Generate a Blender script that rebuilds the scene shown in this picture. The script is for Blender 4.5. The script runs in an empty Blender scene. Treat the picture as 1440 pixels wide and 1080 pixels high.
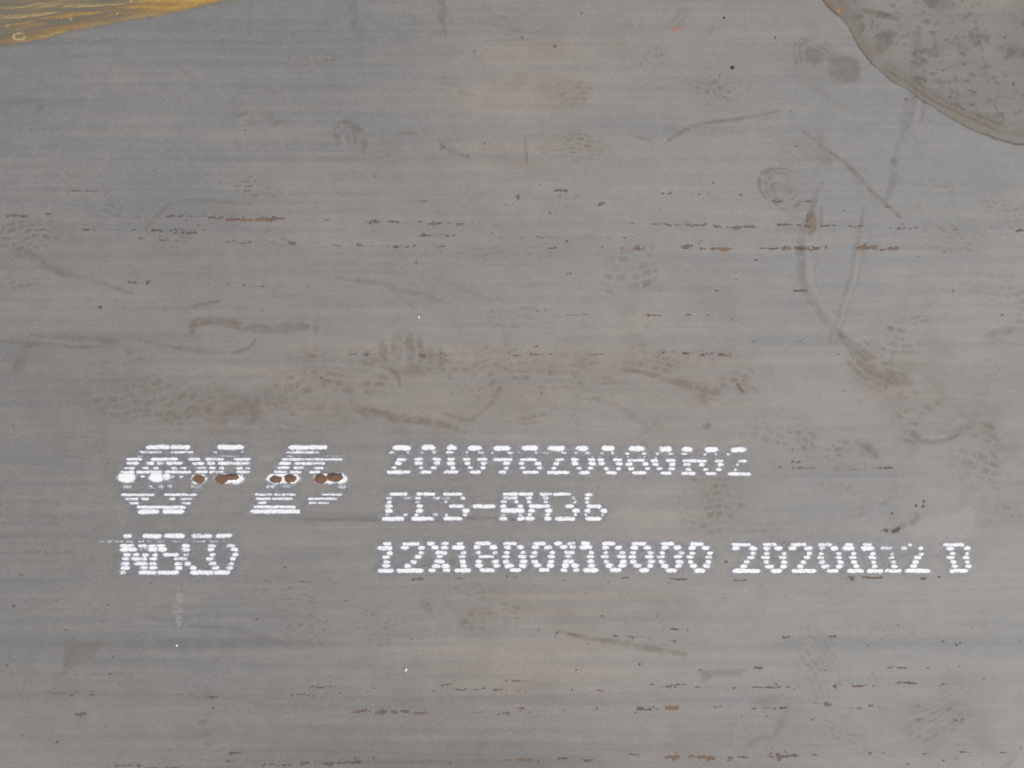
import bpy, math
import numpy as np

# ------------------------------------------------------------------ camera, sky, sun, exposure
scene = bpy.context.scene
C = scene.collection
MM = 0.001
TOP = 0.012                      # the plate is 12 mm thick and lies on the yard floor

cam_d = bpy.data.cameras.new("camera")
cam = bpy.data.objects.new("camera", cam_d)
C.objects.link(cam)
scene.camera = cam
cam.location = (0, 0, TOP + 1.15)
cam.rotation_euler = (0, 0, 0)
cam_d.sensor_width = 36
cam_d.lens = 36 * 1.15 / 1.44
cam_d.clip_start = 0.01
cam_d.clip_end = 500

SUN_EL = math.radians(56)
SUN_AZ = math.radians(-22)        # direction of the sun in plan, from +X
world = bpy.data.worlds.new("World")
scene.world = world
world.use_nodes = True
wn = world.node_tree.nodes
wl = world.node_tree.links
sky = wn.new('ShaderNodeTexSky')
sky.sky_type = 'NISHITA'
sky.sun_disc = False
sky.sun_elevation = SUN_EL
sky.sun_rotation = math.radians(90) - SUN_AZ
sky.dust_density = 6.0
sky.air_density = 1.0
sky.ozone_density = 1.0
wn['Background'].inputs['Strength'].default_value = 0.075
hs = wn.new('ShaderNodeHueSaturation')
hs.inputs['Saturation'].default_value = 0.30    # a pale overcast sky
wl.new(sky.outputs[0], hs.inputs['Color'])
wl.new(hs.outputs[0], wn['Background'].inputs['Color'])

sun_d = bpy.data.lights.new("sun", 'SUN')
sun_d.energy = 1.3
sun_d.angle = math.radians(40)
sun_d.color = (1.0, 0.97, 0.93)
sun = bpy.data.objects.new("sun", sun_d)
C.objects.link(sun)
sun.rotation_euler = (0, math.pi / 2 - SUN_EL, SUN_AZ)

scene.view_settings.view_transform = 'Standard'
scene.view_settings.look = 'None'
scene.view_settings.gamma = 1
scene.view_settings.use_curve_mapping = False
scene.view_settings.exposure = 0.25
scene.cycles.transparent_max_bounces = 16

# ------------------------------------------------------------------ sheet of plate measured in millimetres
# u runs along the plate (rolling direction), v runs across it downwards; (720, 540) is the plate origin
U0, U1, V0, V1, PITCH = -60.0, 1500.0, -60.0, 1140.0, 1.3
us = np.arange(U0, U1, PITCH)
vs = np.arange(V0, V1, PITCH)
NU, NV = len(us), len(vs)
U, V = np.meshgrid(us, vs)          # [NV, NU]
U = U.astype(np.float32); V = V.astype(np.float32)
rng = np.random.default_rng(11)
fu = np.fft.rfftfreq(NU, PITCH)[None, :]
fv = np.fft.fftfreq(NV, PITCH)[:, None]


def noise(su, sv, seed):
    """Smooth noise, mean 0 and deviation 1, with correlation lengths su and sv in mm."""
    w = np.random.default_rng(seed).standard_normal((NV, NU)).astype(np.float32)
    f = np.fft.rfft2(w) * np.exp(-2 * (math.pi ** 2) * ((fu * su) ** 2 + (fv * sv) ** 2))
    f[0, 0] = 0
    n = np.fft.irfft2(f, s=(NV, NU))
    return (n / n.std()).astype(np.float32)


def blur(a, su, sv):
    f = np.fft.rfft2(a) * np.exp(-2 * (math.pi ** 2) * ((fu * su) ** 2 + (fv * sv) ** 2))
    return np.fft.irfft2(f, s=(NV, NU)).astype(np.float32)


def sstep(a, b, x):
    t = np.clip((x - a) / (b - a), 0, 1)
    return t * t * (3 - 2 * t)


nf = noise(1.0, .8, 21)
nf2 = noise(2.2, 1.0, 22)
n1 = noise(1.2, 1.0, 1)
n2 = noise(2.6, 1.4, 2)
n3 = noise(5, 4, 3)
n4 = noise(12, 8, 4)
n5 = noise(30, 20, 5)
ns = noise(9, 1.1, 6)
nstreak = noise(120, 3.0, 7)
nstreak2 = noise(45, 1.6, 8)
nbroad = noise(90, 45, 9)
ncrack = noise(7, 6, 10)
wu = noise(16, 12, 12) * 2.4
wv = noise(14, 12, 13) * 2.0
Z = np.zeros((NV, NU), np.float32)
dust, scuff, light, halo, olive = (Z.copy() for _ in range(5))
rdark, rorange, red, crisp = (Z.copy() for _ in range(4))


def win(x0, y0, x1, y1, pad):
    i0 = max(0, int((x0 - pad - U0) / PITCH)); i1 = min(NU, int((x1 + pad - U0) / PITCH) + 2)
    j0 = max(0, int((y0 - pad - V0) / PITCH)); j1 = min(NV, int((y1 + pad - V0) / PITCH) + 2)
    return slice(j0, max(j1, j0 + 1)), slice(i0, max(i1, i0 + 1))


def smooth_pts(pts, n=6):
    p = np.array(pts, float)
    if len(p) < 3:
        return p
    q = np.vstack([2 * p[0] - p[1], p, 2 * p[-1] - p[-2]])
    out = []
    for i in range(1, len(q) - 2):
        a, b, c, d = q[i - 1], q[i], q[i + 1], q[i + 2]
        for t in np.linspace(0, 1, n, endpoint=False):
            out.append(0.5 * ((2 * b) + (c - a) * t + (2 * a - 5 * b + 4 * c - d) * t * t + (3 * b - a - 3 * c + d) * t ** 3))
    out.append(p[-1])
    return np.array(out)


def stroke(ch, pts, w, k, soft=1.0, rough=0.5, warp=0.5):
    """A smear along a line. w one width or a width per end."""
    p = smooth_pts(pts)
    w0, w1 = (w, w) if not isinstance(w, tuple) else w
    s = win(p[:, 0].min(), p[:, 1].min(), p[:, 0].max(), p[:, 1].max(), max(w0, w1) * 2 + 8)
    x = U[s] + wu[s] * warp; y = V[s] + wv[s] * warp
    best = np.full(x.shape, 1e9, np.float32); tt = np.zeros_like(best)
    for i in range(len(p) - 1):
        a, b = p[i], p[i + 1]
        d = b - a; L = max(1e-6, d @ d)
        t = np.clip(((x - a[0]) * d[0] + (y - a[1]) * d[1]) / L, 0, 1)
        q = np.hypot(x - a[0] - t * d[0], y - a[1] - t * d[1])
        m = q < best
        best[m] = q[m]; tt[m] = (i + t[m]) / (len(p) - 1)
    ww = (w0 + (w1 - w0) * tt) * 0.5 * (0.75 + 0.5 * np.sin(math.pi * np.clip(tt, 0, 1)))
    m = 1 - sstep(ww * (1 - 0.5 * soft), ww * (1 + 0.6 * soft) + 0.6, best)
    m = m * np.clip(1 + rough * (0.45 * n2[s] + 0.4 * n3[s] + 0.3 * n1[s]), 0, 1.6)
    ch[s] = np.maximum(ch[s], np.clip(k * m, 0, 1)) if k > 0 else np.clip(ch[s] + k * m, 0, 1)


def blob(ch, cx, cy, rx, ry, k, ang=0, soft=0.5, rough=0.5, warp=1.0):
    s = win(cx - max(rx, ry), cy - max(rx, ry), cx + max(rx, ry), cy + max(rx, ry), max(rx, ry) * soft + 8)
    x = U[s] + wu[s] * warp - cx; y = V[s] + wv[s] * warp - cy
    ca, sa = math.cos(math.radians(ang)), math.sin(math.radians(ang))
    r = np.hypot((x * ca + y * sa) / rx, (-x * sa + y * ca) / ry)
    m = 1 - sstep(1 - soft, 1 + soft, r)
    m = m * np.clip(1 + rough * (0.35 * n2[s] + 0.5 * n3[s] + 0.3 * n4[s]), 0, 1.7)
    ch[s] = np.clip(ch[s] + k * m, 0, 1)


def ring(ch, cx, cy, rx, ry, w, k, a0=0, a1=360, rough=1.5):
    a = np.radians(np.linspace(a0, a1, 14))
    stroke(ch, [(cx + rx * math.cos(t), cy - ry * math.sin(t)) for t in a], w, k, rough=rough, warp=1.2)


def poly(ch, pts, k, soft=1.5, rough=0.35, warp=0.4):
    p = np.array(pts, float)
    s = win(p[:, 0].min(), p[:, 1].min(), p[:, 0].max(), p[:, 1].max(), 10)
    x = U[s] + wu[s] * warp; y = V[s] + wv[s] * warp
    inside = np.zeros(x.shape, bool); best = np.full(x.shape, 1e9)
    for i in range(len(p)):
        a, b = p[i], p[(i + 1) % len(p)]
        c = (a[1] > y) != (b[1] > y)
        xi = a[0] + (y - a[1]) * (b[0] - a[0]) / (b[1] - a[1] if b[1] != a[1] else 1e-9)
        inside ^= c & (x < xi)
        d = b - a
        t = np.clip(((x - a[0]) * d[0] + (y - a[1]) * d[1]) / (d @ d), 0, 1)
        best = np.minimum(best, np.hypot(x - a[0] - t * d[0], y - a[1] - t * d[1]))
    sd = np.where(inside, best, -best)
    m = sstep(-soft, soft, sd) * np.clip(1 + rough * (0.4 * n2[s] + 0.5 * n3[s]), 0, 1.6)
    ch[s] = np.clip(ch[s] + k * m, 0, 1)
    return s, sd


def tread(ch, cx, cy, cols, rows, bw, bh, ang, k, gap=0.2, seed=0, drop=0.22):
    """The print of a patterned boot sole: brown blocks taken up unevenly, with wiped lines between them."""
    r = np.random.default_rng(seed + 500)
    W, H = cols * bw * .56, rows * bh * .60
    R = math.hypot(W, H)
    s = win(cx - R, cy - R, cx + R, cy + R, 4)
    ca, sa = math.cos(math.radians(ang)), math.sin(math.radians(ang))
    x = U[s] + wu[s] * 1.1 - cx; y = V[s] + wv[s] * 1.1 - cy
    lx = x * ca + y * sa; ly = -x * sa + y * ca
    e = (np.abs(lx) / W) ** 2.6 + (np.abs(ly) / H) ** 2.6
    env = (1 - sstep(.55, 1.15, e + .18 * n4[s])) * np.clip(.75 + .35 * n5[s] + .25 * n4[s], .1, 1.2)
    b = ly / bh + 20 + .25 * np.sin(lx / bw * 1.3 + seed)
    row = np.floor(b).astype(int); fy = b - row
    a = lx / bw + 20 + .5 * (row % 2) + .2 * np.sin(row * 2.1 + seed)
    col_ = np.floor(a).astype(int); fx = a - col_
    tab = r.random((41, 41)); tab = np.where(tab < drop, .05, .35 + .75 * tab)
    v = tab[row % 41, col_ % 41]
    ex = np.minimum(fx, 1 - fx) * bw; ey = np.minimum(fy, 1 - fy) * bh
    d = np.minimum(ex, ey)
    g0 = gap * min(bw, bh) * .5
    m = sstep(g0 - .6, g0 + 2.2, d)
    ch[s] = np.clip(ch[s] + 1.05 * k * env * v * m * np.clip(1 + .35 * n2[s] + .3 * n3[s], .2, 1.6), 0, 1)
    ch[s] = np.clip(ch[s] + .22 * k * env, 0, 1)
    light[s] = np.maximum(light[s], np.clip(.42 * k * env * (1 - m) * (.5 + .5 * v) * (1 + .4 * n3[s]), 0, 1))


def flecks(x0, x1, y, k, org=0.0, h=2.2, slope=0.008, seed=0):
    """A run of rust flecks where the mill scale cracked along the rolling direction."""
    s = win(x0, y - 2, x1, y + (x1 - x0) * slope + 2, 14)
    yy = y + (U[s] - x0) * slope + 0.9 * n4[s] + 0.5 * n3[s]
    env = sstep(x0 - 5, x0 + 4, U[s]) * (1 - sstep(x1 - 4, x1 + 5, U[s]))
    d = np.abs(V[s] - yy) / h
    f = 1.05 * k - 0.55 * d ** 1.3 + 0.26 * ns[s] + 0.22 * nf2[s] + 0.16 * n3[s] + .30 * nf[s]
    m = sstep(0.30, 1.0, f) * env
    sp = sstep(1.35, 2.0, nf[s] * .75 + nf2[s] * .5 + 0.8 * k - 0.12 * d ** 1.4) * env      # crumbs either side of the crack
    hair = np.exp(-(np.abs(V[s] - yy + .6 * n2[s]) / .95) ** 2) * sstep(-.9, .5, ns[s] + .5 * n2[s]) * env
    m = np.maximum(m, sp * .5)
    m = np.maximum(m, hair * min(1, .35 + .55 * k))
    m *= (d < 5)
    rdark[s] = np.maximum(rdark[s], m)
    if org > 0:
        o = sstep(0.30, 1.1, f + 0.3 * n3[s] - (1 - org) * 0.9) * env * (d < 3)
        rorange[s] = np.maximum(rorange[s], o)


def speck(ch, x, y, r, k=1.0):
    s = win(x - r, y - r, x + r, y + r, 4)
    m = 1 - sstep(r * 0.7, r * 1.3 + 0.5, np.hypot(U[s] - x, V[s] - y))
    ch[s] = np.maximum(ch[s], m * k)


# ------------------------------------------------------------------ the writing, dash by dash
# one view = (zoom, u of its corner, v of its corner); a dash = (from, to, middle, height, density)
VIEW = {'L': (7.2, 150, 610), 'R': (8.0, 340, 610), 'N': (6.545, 130, 735), 'a': (5.143, 520, 610),
        'b': (5.143, 790, 610), 'c': (4.114, 520, 680), 'd': (5.76, 520, 750), 'e': (5.76, 760, 750),
        'f': (6.261, 1010, 750), 'g': (6.545, 1180, 710)}


def rows_to_dashes(view, spec):
    z, ou, ov = VIEW[view]
    out = []
    for part in spec.split(';'):
        part = part.strip()
        if not part:
            continue
        head, body = part.split(':')
        h = head.split('/')
        y = float(h[0]); ht = float(h[1])
        dn = float(h[2]) if len(h) > 2 else 1.0
        for rr in body.split(','):
            r2 = rr.strip().split('/')
            a, b = r2[0].split('-')
            den = float(r2[1]) if len(r2) > 1 else dn
            out.append((ou + float(a) / z, ou + float(b) / z, ov + y / z, ht / z, den))
    return out


EMBLEM_LEFT = rows_to_dashes('L', """
135/50:395-648,640-850; 185/28/.85:330-565,645-885; 225/26/.45:315-375,830-890;
257/32:200-365,445-725,825-955; 298/38:200-330,390-490/.9,510-582/.85,600-770,865-990;
347/30/.9:170-290,355-430,470-535,650-725,745-815,900-1015/.7;
387/34:140-285,297-570,583-860,890-1025; 433/28/.8:345-395,655-695/.7,730-780;
533/46/.42:135-270,415-490,520-585,600-670,850-970;
617/30/.95:145-490,580-915; 659/30/.9:190-325,345-430,630-700,740-875; 703/30/.9:232-330,755-855;
743/36:302-805; 787/50:310-540,565-790""")
EMBLEM_LEFT += [(166, 190.5, 671.8, 13.4, 1.35), (210, 231, 671.8, 13.4, 1.35), (229, 241, 670.5, 11.5, 0.95)]
EMBLEM_MID = rows_to_dashes('L', """
135/50:1115-1390; 186/24/.7:1070-1125,1355-1390; 226/24/.45:1050-1085,1140-1350,1425-1450;
257/32:1000-1195,1288-1462; 298/36/.95:1015-1105,1125-1450; 347/30/.9:1035-1110,1135-1195,1308-1380,1400-1462;
387/32/.9:1035-1195,1310-1455""")
EMBLEM_RIGHT = rows_to_dashes('R', """
153/50:525-965; 187/16/.4:560-830; 210/28/.9:497-875; 250/24/.5:500-575,945-1155; 287/32/.95:440-1140; 332/38:415-555,590-940;
383/34/.95:400-540,580-705,805-925; 430/34:360-515,530-680,755-890;
590/55/.38:255-385,440-575,1070-1190; 683/28/.9:145-345,362-610,900-1130;
730/32/.9:155-330,340-575,745-1080; 776/30/.85:180-285,750-985; 822/38:130-615; 872/50:95-660""")
# paint drops that burst and rusted: (u, v, ru, rv) of the white rim
RUST = [('L', 935, 455, 76, 52, [(935, 457, 64, 45)]),
        ('L', 1245, 455, 148, 48, [(1160, 457, 66, 46), (1250, 438, 90, 30)]),
        ('R', 465, 502, 184, 52, [(385, 512, 68, 40), (547, 503, 66, 50)]),
        ('R', 998, 502, 186, 54, [(890, 507, 74, 52), (1045, 490, 98, 46)])]

LETTERS = []   # (name, label, dashes)


def char(ch_, label, view, spec):
    kind = 'painted_digit' if ch_.isdigit() else ('painted_hyphen' if ch_ == '-' else 'painted_letter')
    LETTERS.append((kind, label, rows_to_dashes(view, spec)))


# lower left word
char('N', 'spattered white letter N starting the lower left word', 'N', "122/42:285-368;212/38/.95:250-385;245/44:250-410;295/38:285-355,372-435;331/34/.95:265-340;377/40/.9:262-345;414/42:262-345;458/42/.6:240-315")
char('B', 'spattered white letter beside the N of the lower left word', 'N', "122/44:460-640;212/38/.8:420-515;245/44/.5:430-510;212/38/.9:510-590;245/44:510-610;295/38:455-525;331/34/.95:357-510;377/40/.9:385-515;414/42:440-515;458/42:425-600")
char('S', 'spattered white letter in the middle of the lower left word', 'N', "122/44:655-855;212/38/.9:580-675;245/44:595-685;295/38:548-608,648-797;331/34/.95:520-600,750-880;377/40/.9:520-600,755-835;414/42:520-605,760-835;458/42/.95:590-800")
char('C', 'spattered white letter before the last of the lower left word', 'N', "122/42/.85:912-1105;212/38:820-905;245/44:820-905;295/34/.8:835-897;377/42/.9:840-912;414/42:892-965;458/42/.95:897-1120")
char('D', 'spattered white letter D closing the lower left word', 'N', "122/42/.95:1138-1288;212/38/.9:1062-1142,1232-1315;245/42:1058-1125,1272-1348;295/38/.9:1075-1135,1285-1345;331/32:1045-1125,1263-1325;377/40/.8:1070-1145,1250-1308;414/42/.8:1095-1175,1225-1300;458/42/.95:1110-1270")
TOPL = 'in the long number on the top line'
T = lambda n, w: 'white dashed digit %s, %s %s' % (n, w, TOPL)
char('2', T(2, 'first'), 'a', "102/40:165-297;135/22/.8:138-180,260-288;160/18/.4:255-285;186/22:190-270;213/28:178-232;246/26/.95:155-195;276/28:122-297")
char('0', T(0, 'second'), 'a', "100/40:372-475;133/22/.8:362-397,447-478;162/18/.4:362-375,478-492;184/24:318-388,448-517;212/30:320-384,464-514;246/26/.9:347-390,440-485;277/26:365-450")
char('1', T(1, 'third'), 'a', "102/40:552-628;133/22/.9:545-608;162/18/.4:588-604;184/24:557-622;213/28:557-625;247/26/.95:582-625;276/26:533-640")
char('0', T(0, 'fourth'), 'a', "102/40:707-810;135/22/.7:693-714,778-828;162/18/.4:697-708,822-836;184/24:670-732,775-850;213/28:682-728,800-848;246/26:706-750,800-840;277/26:722-808")
char('9', T(9, 'fifth'), 'a', "104/40:895-1018;137/20/.8:876-895,990-1038;165/18/.4:888-902,1013-1029;186/24:888-1032;214/28:962-1018;246/26:967-1008;277/26:930-990")
char('8', T(8, 'sixth'), 'a', "104/40:1095-1215;137/20/.7:1073-1090,1190-1217;167/18/.4:1083-1097,1203-1224;187/24:1080-1208;214/28:1073-1122,1188-1242;247/26:1086-1127,1205-1250;278/26:1103-1222")
char('2', T(2, 'seventh'), 'a', "105/40:1287-1412;138/20/.5:1235-1292;138/20/.9:1382-1422;166/18/.4:1382-1405;187/24:1335-1410;214/28:1322-1372;247/26:1306-1348;279/26:1275-1445")
char('0', T(0, 'eighth'), 'b', "106/40:100-192;139/22/.8:88-122,160-208;165/18/.4:80-94,208-227;186/24:65-122,188-246;215/28:68-122,190-247;249/24:103-147,188-230;281/26:122-205")
char('0', T(0, 'ninth'), 'b', "105/42:285-382;138/22/.8:275-307,355-380;165/18/.5:270-287,388-412;188/24:257-312,370-438;215/28:265-315,385-442;252/26/.9:300-343,390-430;282/26:320-400")
char('8', T(8, 'tenth'), 'b', "108/40:482-603;142/22/.8:455-492,575-615;168/18/.4:465-485,588-605;192/24:470-597;218/28:457-512,580-633;252/26:478-525,600-643;283/26:505-615")
char('0', T(0, 'eleventh'), 'b', "111/40:700-797;145/22/.8:675-703,768-812;170/18/.4:668-687,785-803;193/24:637-698,752-825;221/28:650-702,775-822;253/26:683-730,768-818;284/26:713-795")
char('1', T(1, 'twelfth'), 'b', "112/40:862-948;145/20/.8:862-908;172/18/.4:908-924;195/24:868-985;222/28:873-932;257/26:890-938;287/28:860-970")
char('0', T(0, 'thirteenth'), 'b', "113/40:1035-1130;148/22/.8:1018-1050,1102-1124;175/18/.4:1013-1031,1136-1162;197/24:970-1048,1103-1172;223/28:988-1035,1125-1172;258/26:1020-1062,1108-1155;288/26:1035-1120")
char('2', 'white dashed digit 2, broken on its left, last on the top line', 'b', "117/40:1220-1333;148/20/.7:1190-1220;198/24/.95:1272-1335;224/26/.8:1255-1282;258/26/.8:1238-1272;289/26:1195-1367")
# middle line
char('C', 'white dashed letter C that opens the middle line', 'c', "61/20:110-222;84/20/.8:90-128,192-242/.5;107/18/.8:95-130;131/24:88-132;157/28:86-134;180/18/.8:85-112,192-222;203/26:68-200")
char('C', 'white dashed letter C, second of the middle line', 'c', "61/20:268-382;84/20/.8:257-300,357-412/.7,408-462/.4;106/18/.8:258-297;131/24:270-307;157/28:265-312;180/18/.8:258-287,363-397/.6;203/26:240-372")
char('S', 'white dashed letter S before the hyphen', 'c', "61/20:423-537;84/20/.8:430-465,522-558;106/18/.8:422-453;130/24:458-545;156/28:533-580;180/20/.8:430-453,533-568;202/24:423-540")
char('-', 'white hyphen in the middle line', 'c', "131/24:590-728")
char('A', 'white dashed letter A after the hyphen', 'c', "61/20:765-862;83/22/.85:768-857;106/20/.9:755-795,835-862;131/24:755-795,855-890;156/30:757-898;181/22/.7:755-787,858-888;202/26:748-795,850-898")
char('H', 'white dashed letter H between A and 3 in the middle line', 'c', "61/20:860-947,980-1058;83/22/.85:900-942,998-1038;106/20/.9:908-937,1005-1032;131/24:915-1045;156/28:915-957,1012-1055;180/22/.9:912-940,1015-1045;202/26:900-955,1005-1055")
char('3', 'white dashed digit 3 in the middle line', 'c', "61/20:1056-1165;84/22/.6:1155-1195;106/22/.7:1168-1198;131/24:1128-1183;157/28:1170-1218;180/20/.8:1180-1200;203/26:1068-1190")
char('6', 'white dashed digit 6 that ends the middle line', 'c', "64/20:1245-1290;86/20:1243-1275;108/18:1245-1270;131/24:1252-1340;157/28:1240-1278,1333-1377;180/20/.9:1240-1258,1337-1355;202/26:1245-1342")
# bottom line
SZ = 'in the size marking on the bottom line'
char('1', 'bold white digit 1 that opens the size marking on the bottom line', 'd', "85/32:105-175;118/38:62-185;160/34:135-190;192/28/.9:97-168;232/36/.9:107-165;262/40:100-168;301/38:60-197")
char('2', 'bold white digit 2, second ' + SZ, 'd', "86/32:262-405;116/38:247-318,388-452;157/32/.9:390-443;190/30:357-422;231/36/.9:325-383;265/38:275-340;301/36:217-437")
char('X', 'bold white letter X between 12 and 1800 on the bottom line', 'd', "82/34/.95:462-528,575-640;115/38:497-560,573-640;157/34:530-627;187/28:540-596;228/38/.95:520-612;263/40:500-575,580-648;299/34:475-537,590-652")
char('1', 'bold white digit 1 at the start of 1800 on the bottom line', 'd', "82/32:700-760;115/38:662-772;157/32:733-783;187/28/.85:712-777;230/38:727-783;263/40:730-790;298/36:683-823")
char('8', 'bold white digit 8 in 1800 on the bottom line', 'd', "81/34:848-985;113/38:835-900,965-1033;155/32:852-906,990-1043/.85;188/28:875-1010;228/38:855-910,985-1045;260/40:848-915,993-1055;297/36/.95:885-1013")
char('0', 'bold white digit 0 just right of the 8 in 1800 on the bottom line', 'd', "82/32/.9:1078-1197;112/38:1085-1145,1190-1247;156/32:1083-1135,1217-1270;187/30:1067-1132,1198-1272;228/38/.9:1077-1132,1212-1277;260/40:1093-1167,1208-1268;297/36:1135-1228")
char('0', 'bold white digit 0 closing 1800 on the bottom line', 'd', "84/36:1322-1430;112/38:1310-1375,1410-1480;156/32:1310-1362,1449-1502;187/30:1292-1357,1432-1500;228/38:1307-1365,1437-1497;259/40:1322-1393,1432-1494;297/36:1368-1457")
char('X', 'bold white letter X between 1800 and 10000 on the bottom line', 'e', "82/34:110-180,215-287;110/38:155-222,232-290;154/34:190-280;187/30/.9:192-257;227/38:178-275;261/40:168-235,247-312;297/36:158-217,260-320/.9")
char('1', 'bold white digit 1 at the start of 10000 on the bottom line', 'e', "82/34:325-405;112/40:313-423;156/32:385-435;187/30:372-437;227/38/.95:375-437;261/40:378-447;297/38:343-473")
char('0', 'bold white digit 0, first zero of 10000', 'e', "82/34:495-610;114/38:495-558,600-662;156/32:503-553,637-690;187/30:485-555,617-692;227/38/.8:510-553;228/38:640-700;261/40:522-592,628-698;297/38:560-660")
char('0', 'bold white digit 0, second zero of 10000', 'e', "84/34:738-862;115/38:728-795,833-897;157/32:722-776,862-917;188/30:708-777,842-922;228/38:723-777,865-930;261/40:748-817,862-922;299/38:793-882")
char('0', 'bold white digit 0, third zero of 10000', 'e', "84/34:975-1087;116/38:975-1042,1075-1145;159/32:963-1012,1115-1168;188/30:937-1007,1078-1150;230/38:952-1010,1093-1157;263/40:975-1042,1082-1147;299/38:1017-1108")
char('0', 'bold white digit 0 with a brown stain inside, last zero of 10000', 'e', "86/34:1208-1322;117/38:1197-1262,1302-1368;160/32:1207-1257,1347-1398;191/30:1177-1240,1327-1395;231/38:1192-1237,1333-1383;264/40:1207-1268,1313-1377;301/38:1242-1337")
char('2', 'bold white digit 2 that opens the date on the bottom line', 'f', "98/32:115-288;131/42:118-192,268-342;177/36:278-332;211/32:248-320;250/38:220-278;290/42:188-260;329/40:122-370")
char('0', 'bold white digit 0, second of the date on the bottom line', 'f', "98/34:392-515;131/40:392-460,492-567;177/34:397-450,548-602;211/32:372-452,527-602;250/38:397-450,545-607;291/42:412-490,540-605;330/38:458-562")
char('2', 'bold white digit 2, third of the date on the bottom line', 'f', "98/32:635-778;131/42:615-688,748-832/.9;178/36:775-827;212/32:747-810;252/38:717-778;290/42:685-750;330/40:642-865")
char('0', 'bold white digit 0 with a thin left side, fourth of the date', 'f', "100/34/.9:875-1005;132/40/.7:887-948;132/40:985-1057;178/34/.85:885-933,1035-1087;212/32/.85:868-938;212/32:1022-1087;253/38/.8:880-950;253/38:1038-1102;290/42/.8:903-985;290/42:1030-1097;330/38:952-1060")
char('1', 'bold white digit 1 just after 2020 in the date', 'f', "100/34:1112-1192;130/42:1087-1205;178/36:1163-1218;212/32:1147-1217;253/38:1162-1223;290/42:1180-1243;330/38:1130-1278")
char('1', 'bold white digit 1, middle one of the three in the date', 'f', "100/34/.95:1270-1350;131/42:1252-1377;180/34:1335-1387;212/32:1320-1388;255/38/.75:1340-1390;291/42/.9:1345-1405;330/38:1303-1455")
char('1', 'worn white digit 1 with a scratched top, next to the last 2 of the date', 'g', "367/24/.5:418-465;397/38/.65:372-490;450/32/.6:465-508;485/30/.75:447-512;525/36/.9:468-527;565/42:475-540;606/38:415-578")
char('2', 'worn white digit 2 with a broken top at the end of the date', 'g', "367/28/.85:622-672;400/38/.65:562-628;400/36:722-775;452/32:727-777;484/32:683-758;527/40:668-735;562/42:645-712;605/40:600-837")
char('D', 'bold white letter D standing alone at the right end', 'g', "367/34:950-1153;398/42:985-1058,1140-1210;447/34:1013-1070,1158-1195;484/34:985-1062,1132-1197;525/40:1022-1082,1148-1198/.85;565/42:1030-1095,1152-1220/.9;605/38:1008-1187")
DRIP = rows_to_dashes('N', "173/18/.55:70-120,120-185,195-290,300-380,420-480,500-560,580-680,720-820,860-890,930-1040,1070-1160,1200-1245")

ALL = EMBLEM_LEFT + EMBLEM_MID + EMBLEM_RIGHT + DRIP
for _, _, d in LETTERS:
    ALL = ALL + d
for a, b, y, h, dn in ALL:          # fine fog of paint and drawn-away dust round each dash
    s = win(a - 3, y - h * .5 - 1, b + 3, y + h * .5 + 1, 0)
    halo[s] = np.maximum(halo[s], 0.5 + 0.5 * min(1, dn))
hb = blur(halo, 4.5, 3.2)
fog = blur(halo, 1.8, 1.3)
halo = np.clip(hb * (0.95 + 0.22 * n2 + 0.25 * nstreak2) * 1.1, 0, 1)
fog = np.clip(fog * (0.5 + 0.5 * n1), 0, 1)

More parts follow.
